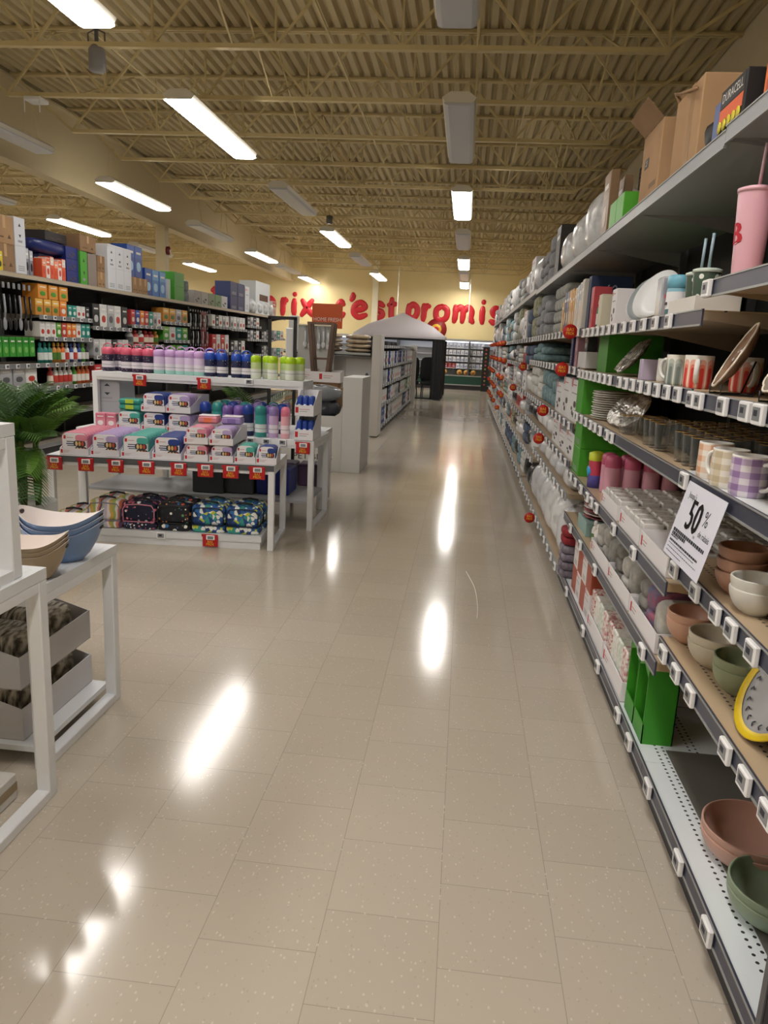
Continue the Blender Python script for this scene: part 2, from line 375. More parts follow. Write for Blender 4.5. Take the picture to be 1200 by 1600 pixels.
put('pendant_speaker', b.mesh('pendant_speaker'), (-4.0, 8.25, 4.13), 0, 'grey cylindrical speaker hanging from a joist at upper left', 'speaker')
b = MB(); b.lathe([(0, 0), (.06, 0), (.07, .15), (0, .17)], M('6d6a62', .5), 12); b.bar((0, 0, .17), (0, 0, .5), .015, STEEL)
put('pendant_speaker', b.mesh('pendant_speaker'), (-3.0, 16.3, 3.9), 0, 'small dark speaker hanging far down the ceiling between two light rows', 'speaker')
b = MB(); b.cbox(-.11, .11, -.11, .11, 0, .05, WHITE, .01)
for sx in (-.1, .1): b.bar((sx, -.1, 0), (sx, -.1, -.14), .01, WHITE)
put('ceiling_sensor', b.mesh('ceiling_sensor'), (-5.6, 9.86, 4.28), 0, 'small white wire-legged device hanging under a joist at left', 'sensor')
b = MB(); b.cbox(-.03, .03, -.32, .32, 0, .62, M('55504a', .6), .01)
for k in range(9): b.box(-.036, -.03, -.28, .28, .04 + k * .065, .07 + k * .065, M('3a3632', .6))
put('wall_vent', b.mesh('wall_vent'), (2.81, 14.2, 4.1), 0, 'dark louvred vent high on the right wall', 'vent')

# ------------------------------------------------------------------ slogan on the back wall
def cr(pts, k=7):                                                    # smooth curve through points
    P = [Vector((p[0], 0, p[1])) for p in pts]; out = []
    for i in range(len(P) - 1):
        a = P[max(i - 1, 0)]; b_ = P[i]; c = P[i + 1]; d = P[min(i + 2, len(P) - 1)]
        for j in range(k):
            t = j / k; out.append(0.5 * ((2 * b_) + (c - a) * t + (2 * a - 5 * b_ + 4 * c - d) * t * t + (3 * b_ - a - 3 * c + d) * t ** 3))
    return out + [P[-1]]
LT = {'B': [[(0.12, 0), (0.15, .7), (0.12, 1.45)], [(-.12, 1.35), (.35, 1.52), (.85, 1.42), (.92, 1.1), (.6, .85), (.2, .78)], [(.3, .78), (.85, .72), (1.0, .35), (.7, .02), (.2, -.02), (-.05, .05)]],
      'a': [[(.75, .85), (.35, .95), (.08, .6), (.12, .15), (.45, .05), (.7, .4), (.78, .95)], [(.76, .9), (.72, .3), (.95, .02)]],
      's': [[(.72, .82), (.4, .95), (.15, .75), (.3, .52), (.6, .42), (.68, .2), (.4, .02), (.05, .12)]],
      'p': [[(.15, .9), (.12, .2), (.05, -.55)], [(.15, .7), (.45, .98), (.8, .75), (.75, .3), (.45, .08), (.15, .22)]],
      'r': [[(.12, .95), (.15, .5), (.1, .02)], [(.15, .55), (.38, .88), (.68, .9)]],
      'i': [[(.15, .92), (.12, .45), (.15, .02)], [(.17, 1.3), (.19, 1.33)]],
      'x': [[(.05, .92), (.4, .45), (.75, .02)], [(.75, .95), (.4, .5), (.02, .0)]],
      ',': [[(.15, .08), (.12, -.1), (0, -.25)]], "'": [[(.12, 1.45), (.12, 1.3), (.02, 1.12)]],
      'c': [[(.7, .8), (.4, .96), (.1, .65), (.12, .2), (.42, .02), (.74, .18)]],
      'e': [[(.12, .45), (.5, .5), (.74, .7), (.5, .96), (.16, .75), (.1, .3), (.38, .02), (.78, .16)]],
      't': [[(.3, 1.25), (.27, .6), (.32, .1), (.62, .03)], [(.02, .88), (.35, .93), (.68, .95)]],
      'o': [[(.42, .95), (.1, .7), (.12, .2), (.42, .03), (.74, .25), (.76, .72), (.44, .95)]],
      'm': [[(.12, .95), (.14, .5), (.1, .02)], [(.14, .6), (.35, .93), (.52, .7), (.5, .02)], [(.52, .6), (.75, .93), (.95, .7), (.92, .25), (1.02, .02)]],
      '!': [[(.15, 1.42), (.13, .9), (.1, .48)], [(.1, .05), (.11, .07)]]}
root = thing('wall_slogan', 'large red script slogan across the cream back wall', 'lettering', (0, Y1, 2.5))
def wx(px): return -10.26 + (px - 325) * (1.56 + 10.26) / (800 - 325)
for ch, x0, x1 in (('B', 328, 356), ('a', 361, 384), ('s', 389, 405), ('p', 414, 434), ('r', 441, 455), ('i', 459, 473), ('x', 472, 496), (',', 504, 509), ('c', 529, 546), ("'", 550, 556), ('e', 554, 581), ('s', 586, 608), ('t', 609, 627), ('p', 638, 661), ('r', 663, 679), ('o', 683, 707), ('m', 711, 747), ('i', 753, 764), ('s', 767, 787), ('!', 796, 805)):
    b = MB(); xa, xb = wx(x0) + .10, wx(x1) - .10; xs = [p[0] for st in LT[ch] for p in st]; w = max(xs) - min(xs); sc = (xb - xa) / w if w > .3 else .55
    dy = {'B': .0}.get(ch, 0)
    for st in LT[ch]:
        pts = [Vector((xa + (p.x - min(xs)) * sc, -0.02, p.z * .58 + dy + .02)) for p in cr(st)]
        k = len(pts); rr = [.115 * (0.75 + 0.25 * min(1, min(i, k - 1 - i) / 3)) for i in range(k)]
        vs = []; fs = []
        b.tube(pts, rr, RED, 10, flat=1.0, X=Matrix.Diagonal((1, .35, 1, 1)))
        for e in (pts[0], pts[-1]): b.blob(e.x, -.007, e.z, .09, .03, .09, RED, 10, 2.0)
    b.build('letter', root)
b = MB(); b.lathe([(0, 0), (.40, 0), (.40, .03), (0, .03)], M('8e1a1c', .5), 32, T(0, 0, 0, rx=pi / 2)); b.lathe([(0, .031), (.2, .031), (.2, .045), (0, .045)], M('e8b83a', .5), 24, T(0, 0, 0, rx=pi / 2))
b.lathe([(0, .046), (.1, .046), (.1, .05), (0, .05)], RED, 24, T(0, 0, 0, rx=pi / 2))
put('round_emblem', b.mesh('round_emblem'), (-1.22, 29.99, 2.2), 0, 'round red and yellow emblem on the back wall behind the gazebo top', 'emblem')
for x in (-2.58, -0.02):
    b = MB(); b.bar((0, 0, 0), (0, 0, 2.57), .03, M('e6e3da', .5)); put('hanging_rod', b.mesh('rod'), (x, 28.0, 2.4), 0, 'thin white rod hanging from the ceiling %s' % ('above the gazebo' if x < -1 else 'before the word promis'), 'rod')

# ------------------------------------------------------------------ shelving units
def tag_mesh(face=1):                                                # electronic price label, faces -y before rotation
    b = MB(); b.cbox(-.032, .032, -.014, 0, -.025, .025, TAGW, .003); b.box(-.023, .023, -.0148, -.014, -.015, .017, LCD); b.box(-.014, .008, -.0152, -.0148, -.004, .010, PRINTK); return b.mesh('price_tag')
TAGM = tag_mesh()
def talker_mesh():                                                   # round red price flag standing out into the aisle (faces -y world)
    b = MB(); b.lathe([(0, 0), (.046, 0), (.046, .003), (0, .003)], M('c01a18', .45), 24, T(-.055, 0, 0, rx=pi / 2))
    b.text('BAS', .028, YEL, T(-.055, -.0035, .012)); b.text('PRIX', .026, YEL, T(-.055, -.0035, -.012)); b.box(-.012, .0, -.003, .001, -.02, .012, WHITE); return b.mesh('sale_flag')
TALK = talker_mesh()
def shelf_unit(y0, y1, side, shelves, label, xf, xb, ht, group, back='232326', base=True, kick='2f3138', backm=None):
    """side -1: faces -x (right of the aisle); +1: faces +x. shelves: (z, deck material, rail material, [tag y], [flag y], bottom material)"""
    xm = (xf + xb) / 2; root = thing('shelving_unit', label, 'shelving unit', (xm, (y0 + y1) / 2, 0), 0, group); cy = (y0 + y1) / 2
    L = (y1 - y0) / 2; f = xf - xm; k = xb - xm; s = 1 if k > 0 else -1
    lo, hi = sorted((k, k - s * .02)); MB().box(lo, hi, -L, L, 0.0, ht, backm or M(back, .6)).build('back_panel', root)
    for e in (-1, 1):
        lo, hi = sorted((k - s * .022, k - s * .06)); a, c = sorted((e * (L - .001), e * (L - .022)))
        MB().box(lo, hi, a, c, 0, ht, DGREY).build('upright', root)
    if base:
        lo, hi = sorted((f + s * .03, f + s * .05)); MB().box(lo, hi, -L, L, 0, .085, M(kick, .5)).build('kick_plate', root)
    for z, dm, rm, tags, flags, um in shelves:
        b = MB(); lo, hi = sorted((f + s * .006, k - s * .062)); b.box(lo, hi, -L + .001, L - .001, -.004, 0.0, dm)
        if um: b.box(lo, hi, -L + .001, L - .001, -.03, -.0045, um)
        for e in (-1, 1):                                            # side brackets under the deck
            a, c = sorted((e * (L - .004), e * (L - .008))); b.prism([(f + s * .03, -.03), (k - s * .062, -.03), (k - s * .062, -.11), (f + s * .2, -.05)], a, c, um or dm)
        o = b.build('shelf', root); o.location.z = z
        r = MB(); lo, hi = sorted((f, f + s * .006)); r.box(lo, hi, -L + .001, L - .001, -.046, .004, rm); lo, hi = sorted((f - s * .003, f)); r.box(lo, hi, -L + .001, L - .001, -.047, -.041, GREYM); r.box(lo, hi, -L + .001, L - .001, .0, .004, GREYM)
        r.build('price_rail', o)
        for ty in tags:
            t = link('price_tag', TAGM, o, (f - s * .003, ty - cy, -.022), RZ if side < 0 else LZ)
        for ty in flags: link('sale_flag', TALK if side < 0 else TALK, o, (f - s * .004 if side < 0 else f + .13, ty - cy, -.02))
    return root
XF, XB = 0.70, 1.29
RT = M('46495a', .35, .2); LG = M('9fa2a6', .4, .3); TAN = M('b59c7c', .5); GU = M('9b9d9e', .5, .2); TRB = M('a99a86', .5)
def every(a, b_, n): return [a + (b_ - a) * (i + .5) / n for i in range(n)]
SA = [(.14, PW, RT, [1.69, 1.95, 2.32], [], None), (.60, PB, RT, [1.49, 1.62, 1.75, 2.05, 2.20, 2.35], [], TAN), (.88, PB, RT, [1.69, 1.83, 1.95, 2.13, 2.35], [], TAN), (1.16, PS, RT, [1.6, 2.375], [], TAN),
      (1.405, PB, RT, [1.72, 1.86, 1.95, 2.12, 2.33, 2.41], [], TAN), (1.73, PB, RT, [1.8, 2.40], [], TAN), (2.16, M('b9bbbc', .4, .3), LG, [], [], GU)]
shelf_unit(1.40, 2.45, -1, SA, 'tall dark-railed shelving unit nearest on the right, with bowls, mugs and pink tumblers', XF, XB, 2.5, 'shelving along the right of the aisle')
MB().box(.80, 1.22, 1.43, 2.54, .1402, .1425, M('6f6d68', .3)).build('deck_liner', None); _l = bpy.data.objects['deck_liner']; tag(_l, 'dark grey liner board on the near bottom shelf behind the pink bowls', 'liner board')
SB = lambda a, b_, n6, n5, n4, n3, fl6=(), fl5=(), extra=(): [(.14, PW, RT, [q for q in (2.62, 2.83, 3.3, 3.75, 4.4) if a < q < b_], [], None), (.505, PB, RT, [q for q in (2.6, 3.62, 4.1, 4.5) if a < q < b_], [], TAN), (.785, PB, RT, n3, [], TAN),
      (1.155, PB, RT, n4, [], TAN), (1.41, PB, RT, n5, list(fl5), TAN), (1.65, PB, RT, n6, list(fl6), TRB), (2.15, M('b9bbbc', .4, .3), LG, [], [], GU)]
shelf_unit(2.45, 3.67, -1, SB(2.45, 3.67, every(2.7, 3.67, 5), every(2.5, 3.6, 8), [3.57], [2.9, 3.3]), 'shelving unit second from the camera on the right, with gold-rimmed glasses and white trays', XF, XB, 2.5, 'shelving along the right of the aisle')
shelf_unit(3.67, 4.89, -1, SB(3.67, 4.89, every(3.7, 4.85, 7), every(3.7, 4.85, 8), [3.69, 3.88, 4.04, 4.18, 4.35, 4.52, 4.7, 4.82], [3.75, 3.9, 4.04, 4.27, 4.5, 4.7], [], []), 'shelving unit third from the camera on the right, with green boxes and pink bottles', XF, XB, 2.5, 'shelving along the right of the aisle')
RL = ['fourth', 'fifth', 'sixth', 'seventh', 'eighth', 'ninth', 'tenth', 'eleventh', 'twelfth', 'thirteenth', 'fourteenth', 'fifteenth', 'sixteenth', 'last']
farz = []
for i in range(14):
    a = 4.89 + 1.22 * i; random.seed(100 + i)
    if i < 3: zs = [.12, .62 if i < 2 else .5, .83, 1.07, 1.42, 1.66, 2.15]
    else: zs = [.14, .48, .78, 1.06, 1.36, 1.66, 2.17]
    fl = {0: {4: [4.93 + .3], 5: [5.0]}, 1: {3: [6.2], 2: [6.33], 0: [6.5]}}.get(i, {})
    sh = []
    for j, z in enumerate(zs):
        flags = fl.get(j, []) if i < 3 else [a + random.uniform(.1, 1.1) for _ in range(1) if random.random() < (.8 if i > 5 else .3) and 0 < j < 6]
        sh.append((z, BEIGE if j < 6 else GREYM, LG if j in (0, 1, 6) else RAIL, every(a, a + 1.22, 5 if i < 3 else 3) if j < 6 else [], flags, TRB if j < 6 else GU))
    farz.append((a, zs)); shelf_unit(a, a + 1.22, -1, sh, 'shelving unit %s from the camera along the right of the aisle' % RL[i], XF, XB, 2.5, 'shelving along the right of the aisle')
b = MB(); b.cbox(-.30, .30, -.02, .02, 0, 2.5, M('2b2b2f', .35), .006); b.box(-.304, -.30, -.01, .01, .05, 2.45, M('55565c', .4)); b.cbox(-.22, -.19, -.024, -.02, .22, .27, DGREY, .003)
put('end_upright', b.mesh('end_upright'), (.996, 1.378, 0), 0, 'dark upright end frame of the right-hand shelving at the bottom right corner', 'shelf end frame')

# ------------------------------------------------------------------ product kits (front faces -y, base at z = 0)
_kc = {}
def cached(fn):
    def w(*a):
        k = (fn.__name__,) + a
        if k not in _kc: _kc[k] = fn(*a)
        return _kc[k]
    return w
@cached
def k_bowl(r, h, col, facets, base=.45):
    b = MB(); m = M(col, .4); mi = M(col, .3)
    fac = (lambda a: 1 + .014 * abs(sin(facets * a / 2))) if facets else None
    prof = [(r * base, 0), (r * base * 1.05, .004)] + [(r * (base + (1 - base) * sin(t * pi / 2) ** .8), .004 + (h - .004) * t ** 1.25) for t in (.12, .25, .4, .55, .7, .85, .97)] + [(r, h)]
    inn = [(r - .006, h)] + [((r - .006) * (base + (1 - base) * sin(t * pi / 2) ** .8) , .012 + (h - .012) * t ** 1.25) for t in (.9, .7, .5, .3, .12)] + [(0, .012)]
    b.lathe([(0, 0)] + prof, m, 40, fac=fac); b.lathe([(r, h), (r - .003, h + .002)] + inn, mi, 40, fac=fac); return b.mesh('bowl')
@cached
def k_glass(r, h):
    b = MB(); b.lathe([(0, 0), (r * .8, 0), (r * .86, .004), (r, h)], GLASS, 20); b.lathe([(r - .0015, h), (r * .86 - .003, .014), (0, .014)][::1], GLASS, 20)
    g = MB(); g.lathe([(r - .0014, h - .001), (r + .0006, h - .001), (r + .0006, h + .0006), (r - .0014, h + .0006)], GOLD, 20); return [('glass_body', b.mesh('glass_body')), ('gold_rim', g.mesh('gold_rim'))]
@cached
def k_mug(kind, r, h):
    mt = {'orange': lambda: mat_plaid('orange_plaid', 'f0eae0', 'ecd0ba', 'e0aa86', 3.0, 30.0), 'beige': lambda: mat_plaid('beige_plaid', 'ebe6dc', 'd8ccb4', 'c4b698', 3.0, 30.0), 'purple': lambda: mat_plaid('purple_plaid', 'e2dde4', 'bca8c8', '9478a8', 3.0, 30.0),
          'teal': lambda: mat_arches('grey_arches', 'b9c2bb', '9aa59e', '76827e'), 'blue': lambda: mat_arches('blue_arches', 'a9b9c2', '5f7d90', '3e5b72'), 'red': lambda: mat_arches('red_arches', 'eeb7a5', 'e6866f', 'cf3d36'), 'white': lambda: M('ecebe8', .3)}[kind]
    key = 'mug_' + kind
    if key not in _kc: _kc[key] = mt()
    m = _kc[key]; b = MB(); w = M('ecebe8', .3)
    b.lathe([(0, 0), (r * .9, 0), (r * .97, .005), (r, .015), (r, h - .001)], m, 32); b.lathe([(r, h - .001), (r - .001, h + .001), (r - .005, h), (r - .005, .008), (0, .008)], w, 32)
    t = MB(); pts = [(r - .003, 0, h * .82), (r + .018, 0, h * .85), (r + .033, 0, h * .7), (r + .034, 0, h * .45), (r + .02, 0, h * .26), (r - .003, 0, h * .2)]
    t.tube([Vector((p.x, 0, p.z)) for p in cr([(q[0], q[2]) for q in pts], 4)], .0055, w, 8, flat=1.5); return [('mug_body', b.mesh('mug_body')), ('handle', t.mesh('handle'))]
@cached
def k_tumbler(body, h, r, mark, straw, lidc):
    b = MB(); m = mat_cells('stars', body, ['eef2ea', 'dfe6dc'], 42, .34, .25) if mark == 'star' else M(body, .22)
    b.lathe([(0, 0), (r * .78, 0), (r * .8, .004), (r, h - .012), (r, h - .004)], m, 28)
    parts = [('cup_body', b)]
    if mark and mark != 'star':
        t = MB()
        for dz in (-.004, -.002, 0, .002, .004): t.text(mark, .085, M('c02030', .5), T(dz, -r * .98 - .001 - abs(dz) * .05, h * .5))
        t2 = MB(); vs = []
        for i, v in enumerate(t.v):                                  # wrap the letter round the cup
            a = v[0] / (r * .93); rr = r * (.8 + .2 * v[2] / h) + .0012; vs.append((rr * sin(a), -rr * cos(a), v[2]))
        t2.v = vs; t2.f = t.f; t2.mi = t.mi; t2.sm = t.sm; t2.mats = t.mats; parts.append(('letter_print', t2))
    l = MB(); l.lathe([(0, h - .004), (r + .003, h - .004), (r + .003, h + .006), (r * .8, h + .010), (0, h + .010)], M(lidc, .3), 28); parts.append(('lid', l))
    if straw: s_ = MB(); s_.tube([(.008, 0, h + .0101), (.018, 0, h + .12)], .005, M(straw, .3), 10); parts.append(('straw', s_))
    return [(n, q.mesh(n)) for n, q in parts]
@cached
def k_plate(r, col, rim, rimc, wav, deep):
    b = MB(); m = M(col, .25); fac = (lambda a: 1 + .05 * abs(sin(wav * a / 2))) if wav else None
    b.lathe([(0, 0), (r * .6, 0), (r, deep), (r, deep + .004), (r * .62, .006), (0, .006)], m, 48 if wav else 36, fac=fac)
    if rim: b.lathe([(r * .87, deep * .70 + .005), (r * 1.01, deep + .0045), (r * 1.015, deep), (r * .99, deep - .004)], M(rimc, .3), 48, fac=fac)
    return b.mesh('plate')
@cached
def k_pcbox(w, d, h, col='ebe8ea', art='dark', logo=True):           # printed retail carton with a small red mark
    b = MB(); b.cbox(-w / 2, w / 2, -d / 2, d / 2, 0, h, M(col, .45), .0025); y = -d / 2 - .0006
    if logo:
        b.quad((-w * .40, y, h * .82), (-w * .28, y, h * .82), (-w * .28, y, h * .82 + w * .16), (-w * .40, y, h * .82 + w * .16), RED); b.quad((-w * .24, y, h * .86), (w * .2, y, h * .86), (w * .2, y, h * .89), (-w * .24, y, h * .89), M('c98a8e', .6))
        b.quad((-w * .35, y, h * .66), (w * .3, y, h * .66), (w * .3, y, h * .69), (-w * .35, y, h * .69), PRINTG)
    if art == 'dark':
        for cx, cz, q in ((.12, .42, .16), (-.22, .3, .1), (-.08, .2, .12)): b.blob(cx * w, y, cz * h, w * q, .0008, h * q * .5, M('4a3f42', .5), 10, 2.2)
    elif art == 'win': b.box(-w * .25, w * .35, y - .0004, y, h * .42, h * .62, M('23262b', .2))
    elif art == 'arrows':
        for cz, sg in ((.68, 1), (.40, -1)): b.add([(-w * .12, y, cz * h), (w * .12, y, cz * h), (0, y, cz * h + sg * h * .12)], [(0, 1, 2)], PRINTK)
        b.quad((-w * .2, y, h * .12), (w * .2, y, h * .12), (w * .2, y, h * .2), (-w * .2, y, h * .2), PRINTG)
    elif art == 'bars':
        for k in range(3): b.quad((-w * .3, y, h * (.12 + k * .07)), (w * .3, y, h * (.12 + k * .07)), (w * .3, y, h * (.15 + k * .07)), (-w * .3, y, h * (.15 + k * .07)), PRINTG)
    return b.mesh('carton')
@cached
def k_carton(w, d, h, kind):                                         # plain shipping carton with tape
    b = MB(); m = CARD if kind != 'dark' else CARDD; b.cbox(-w / 2, w / 2, -d / 2, d / 2, 0, h, m, .004); y = -d / 2 - .0006
    b.quad((-.025, y, h * .55), (.025, y, h * .55), (.025, y, h), (-.025, y, h), M('c09a6c', .3)); b.box(-.025, .025, -d / 2, d / 2, h, h + .0007, M('c09a6c', .3))
    b.quad((-w * .35, y, h * .2), (-w * .05, y, h * .2), (-w * .05, y, h * .26), (-w * .35, y, h * .26), M('6d5034', .7))
    b.add([(w * .15, y, h * .2), (w * .35, y, h * .2), (w * .25, y, h * .36)], [(0, 1, 2)], M('5c452f', .7)); return b.mesh('shipping_carton')
@cached
def k_tray(w, d, h, hf, col='ece9ec', inner='b9b4b2', logo=2):       # open display tray, low front, sides sloping up to the back
    b = MB(); m = M(col, .5); t = .004; b.box(-w / 2, w / 2, -d / 2, d / 2, 0, t, M(inner, .6)); b.box(-w / 2, w / 2, -d / 2, -d / 2 + t, t, hf, m); b.box(-w / 2, w / 2, d / 2 - t, d / 2, t, h, m)
    for sx in (-1, 1):
        x0, x1 = sorted((sx * w / 2, sx * (w / 2 - t))); pr = [(-d / 2 + t, t), (d / 2 - t, t), (d / 2 - t, h), (d * .1, h), (-d / 2 + t, hf)]
        vs = [(x, p, q) for x in (x0, x1) for p, q in pr]; n = 5; b.add(vs, [tuple(range(n - 1, -1, -1)), tuple(range(n, 2 * n))] + [(i, (i + 1) % n, n + (i + 1) % n, n + i) for i in range(n)], m)
    y = -d / 2 - .0006
    for k in range(logo):
        x = -w * .46 + k * w / logo; b.quad((x, y, hf * .3), (x + hf * .28, y, hf * .3), (x + hf * .28, y, hf * .82), (x, y, hf * .82), RED)
        b.quad((x + hf * .4, y, hf * .6), (x + hf * 1.3, y, hf * .6), (x + hf * 1.3, y, hf * .66), (x + hf * .4, y, hf * .66), M('d09aa0', .6)); b.quad((x + hf * .4, y, hf * .42), (x + hf * 1.1, y, hf * .42), (x + hf * 1.1, y, hf * .47), (x + hf * .4, y, hf * .47), PRINTG)
    return b.mesh('display_tray')
def loopm(b, r, z, m, w=.012): b.tube([(w * cos(t) * 1.4, 0, z + w * 1.2 * sin(t)) for t in [pi * k / 8 for k in range(9)]], r, m, 6)
@cached
def k_bottle(cap, body, low, r, h, band, loop):                      # drink bottle with coloured cap, sleeve and optional carry loop
    b = MB(); bm = M(body, .35) if not body.startswith('@') else None
    if body == '@galaxy': bm = mat_cells('galaxy_print', '1b2450', ['e8e8f4', 'f5a04c', '6fc2e8'], 70, .2, .4)
    if body == '@berry': bm = mat_cells('berry_print', '2a2440', ['e98aa8', 'f0e6f0', 'b04a78'], 70, .22, .4)
    b.lathe([(0, 0), (r * .9, 0), (r, .006), (r, h * .32)], M(low, .35) if low else bm, 20); b.lathe([(r, h * .32), (r, h * .68), (r * .97, h * .71)], bm, 20)
    c = MB(); cm = M(cap, .35); c.lathe([(r * .97, h * .70), (r * 1.02, h * .72), (r * 1.0, h * .90), (r * .8, h * .97), (r * .35, h), (0, h)], cm, 20)
    parts = [('bottle_body', b), ('cap', c)]
    if band: l = MB(); l.lathe([(r + .0008, h * .16), (r + .0008, h * .42)], M(band, .5), 20); l.lathe([(r + .001, h * .27), (r + .001, h * .29)], PRINTG, 20); parts.append(('paper_label', l))
    if loop: q = MB(); loopm(q, .004, h * .97, cm, r * .55); parts.append(('carry_loop', q))
    return [(n, q.mesh(n)) for n, q in parts]
@cached
def k_lunchbox(col, print_, w=.17, h=.145, t=.045):                  # upright bento box in a white printed sleeve
    b = MB(); m = M(col, .4); c = .035
    def outline(w_, h_, c_):
        pts = []
        for cx, cz, a0 in ((w_ / 2 - c_, h_ - c_, 0), (-w_ / 2 + c_, h_ - c_, pi / 2)):
            pts += [(cx + c_ * cos(a0 + pi / 2 * k / 4), cz + c_ * sin(a0 + pi / 2 * k / 4)) for k in range(5)]
        return pts + [(-w_ / 2, .004), (-w_ / 2 + .004, 0), (w_ / 2 - .004, 0), (w_ / 2, .004)]
    b.prism(outline(w, h, c), -t / 2 + .006, t / 2, m); s_ = MB(); X = T(0, 0, .0)
    s_.prism([(x * .93, .006 + z * .93) for x, z in outline(w, h, c)], -t / 2 - .002, -t / 2 + .005, M('eceaf0', .45))
    y = -t / 2 - .0026
    def q(x0, x1, z0, z1, mm): s_.quad((x0 * w, y, z0 * h), (x1 * w, y, z0 * h), (x1 * w, y, z1 * h), (x0 * w, y, z1 * h), mm)
    q(-.42, -.33, .70, .85, RED); q(-.30, -.05, .75, .78, M('c99aa4', .6)); q(-.3, .0, .56, .60, PRINTK); q(-.32, .0, .46, .51, M('31507c', .6)); q(-.28, .0, .38, .42, M('31507c', .6))
    for cx, cz, mm in ((.27, .76, M(col, .35)), (.2, .5, PRINTK), (.24, .22, PRINTK)):
        s_.blob(cx * w, y, cz * h, w * .235, .0012, h * .15, mm, 14, 3)
        if mm is PRINTK:
            for k, fc in enumerate(('e8c890', 'd9a860', 'c04c38')): s_.blob((cx - .12 + k * .12) * w, y - .0008, cz * h, w * .055, .001, h * .11, M(fc, .5), 8, 2.2)
    return [('lunch_box_body', b.mesh('lunch_box_body')), ('printed_sleeve', s_.mesh('printed_sleeve'))]
@cached
def k_bag(kind):                                                     # soft insulated lunch bag
    pm = {'stripe': lambda: mat_wave('scalloped_stripes', [(0, 'cfc4d8'), (.16, 'f0e8ec'), (.3, 'd9b45a'), (.42, 'a9b86a'), (.55, 'f2ece8'), (.68, 'e2826a'), (.8, '6d4a6e'), (.9, 'b8c4b0')], 2.2, 'X', 1.0, .6, 7.0),
          'pinkstar': lambda: mat_cells('planet_print', '141a36', ['e98a9c', '6a7ab0', 'c9647c', 'f0f0f4'], 34, .42), 'space': lambda: mat_cells('space_print', '10121e', ['e8a060', '3e7fc0', 'f2efe4', 'c85a48', '6aa66a', '20242e', '20242e'], 38, .5),
          'camo': lambda: mat_cells('blue_dabs', '2a5fa0', ['17376e', '2f6fb0', 'c6ca3a', 'eef0ea', '1d4684', 'eef0ea', '3a9a8e'], 34, 1.0)}[kind]()
    trim = {'stripe': '8a8494', 'pinkstar': 'd98aa4', 'space': '1a1a22', 'camo': '14203c'}[kind]; t = M(trim, .5); w, d, h = .25, .16, .21
    b = MB(); b.blob(0, 0, .028, w / 2, d / 2, .028, pm, 24, 6); b.blob(0, 0, .13, w / 2, d / 2, .078, pm, 28, 5, .006, 3)
    z = MB(); z.tube([(x, -d / 2 - .001, zz) for x, zz in [(-w * .45, .062), (-w * .46, .15), (-w * .38, .183), (0, .19), (w * .38, .183), (w * .46, .15), (w * .45, .062)]], .0045, t, 6); z.tube([(-w * .46, -d / 2 - .002, .06), (w * .46, -d / 2 - .002, .06)], .0045, t, 6)
    z.tube([(w / 2 * .98 * cos(a), d / 2 * .98 * sin(a), .058) for a in [2 * pi * k / 20 for k in range(20)]], .004, t, 6, closed=True)
    hd = MB(); hd.tube([(-.06, 0, .192), (-.055, 0, .215), (0, -.01, .226), (.055, 0, .215), (.06, 0, .192)], .008, M('26262e', .6), 8, flat=.5)
    return [('bag_body', b.mesh('bag_body'), [('zip_piping', z.mesh('zip_piping'))]), ('handle', hd.mesh('handle'))]
@cached
def k_soft(w, d, h, col, col2, n):                                   # pile of folded textiles
    b = MB(); m = [mat_noise('cloth_' + c, [(.3, c), (.7, c2)], 25, .85, bump=.3) for c, c2 in ((col, col2), (col2, col))]; t = h / n
    for i in range(n): b.blob(0, 0, t * (i + .5), w / 2 * (.97 + .03 * sin(i * 2.3)), d / 2, t * .54, m[i % 2], 20, 5, .01, i)
    return b.mesh('folded_stack')
@cached
def k_pillow(w, d, h, col, col2, seed):
    b = MB(); m = mat_noise('bagged_' + col, [(.35, col2), (.5, col), (.65, col)], 7, .25, bump=.5); b.blob(0, 0, h / 2, w / 2, d / 2, h / 2, m, 22, 2.7, .05, seed); b.blob(0, -d * .1, h * .98, w * .2, d * .12, h * .05, m, 8, 2, .1, seed); return b.mesh('bagged_item')
@cached
def k_spray(body, cap, h, r, lab):                                   # household bottle with trigger or cap
    b = MB(); b.lathe([(0, 0), (r, 0), (r, h * .6), (r * .75, h * .72), (r * .35, h * .78), (r * .35, h * .82)], M(body, .35), 12, sy=.7); b.lathe([(r * .35, h * .8), (r * .45, h * .82), (r * .4, h * .95), (0, h)], M(cap, .4), 12)
    b.lathe([(r * 1.01, h * .15), (r * 1.01, h * .5)], M(lab, .5), 12, sy=.7); return b.mesh('household_bottle')
@cached
def k_pack(w, d, h, c1, c2, c3):                                     # upright printed pack: two-tone with an accent patch
    b = MB(); b.cbox(-w / 2, w / 2, -d / 2, d / 2, 0, h, M(c1, .4), .004); y = -d / 2 - .0006; b.quad((-w * .46, y, h * .62), (w * .46, y, h * .62), (w * .46, y, h * .97), (-w * .46, y, h * .97), M(c2, .4))
    b.blob(0, y, h * .35, w * .3, .001, h * .16, M(c3, .4), 10, 2.4); b.quad((-w * .3, y - .001, h * .75), (w * .3, y - .001, h * .75), (w * .3, y - .001, h * .82), (-w * .3, y - .001, h * .82), M('f0eee8', .5)); return b.mesh('printed_pack')

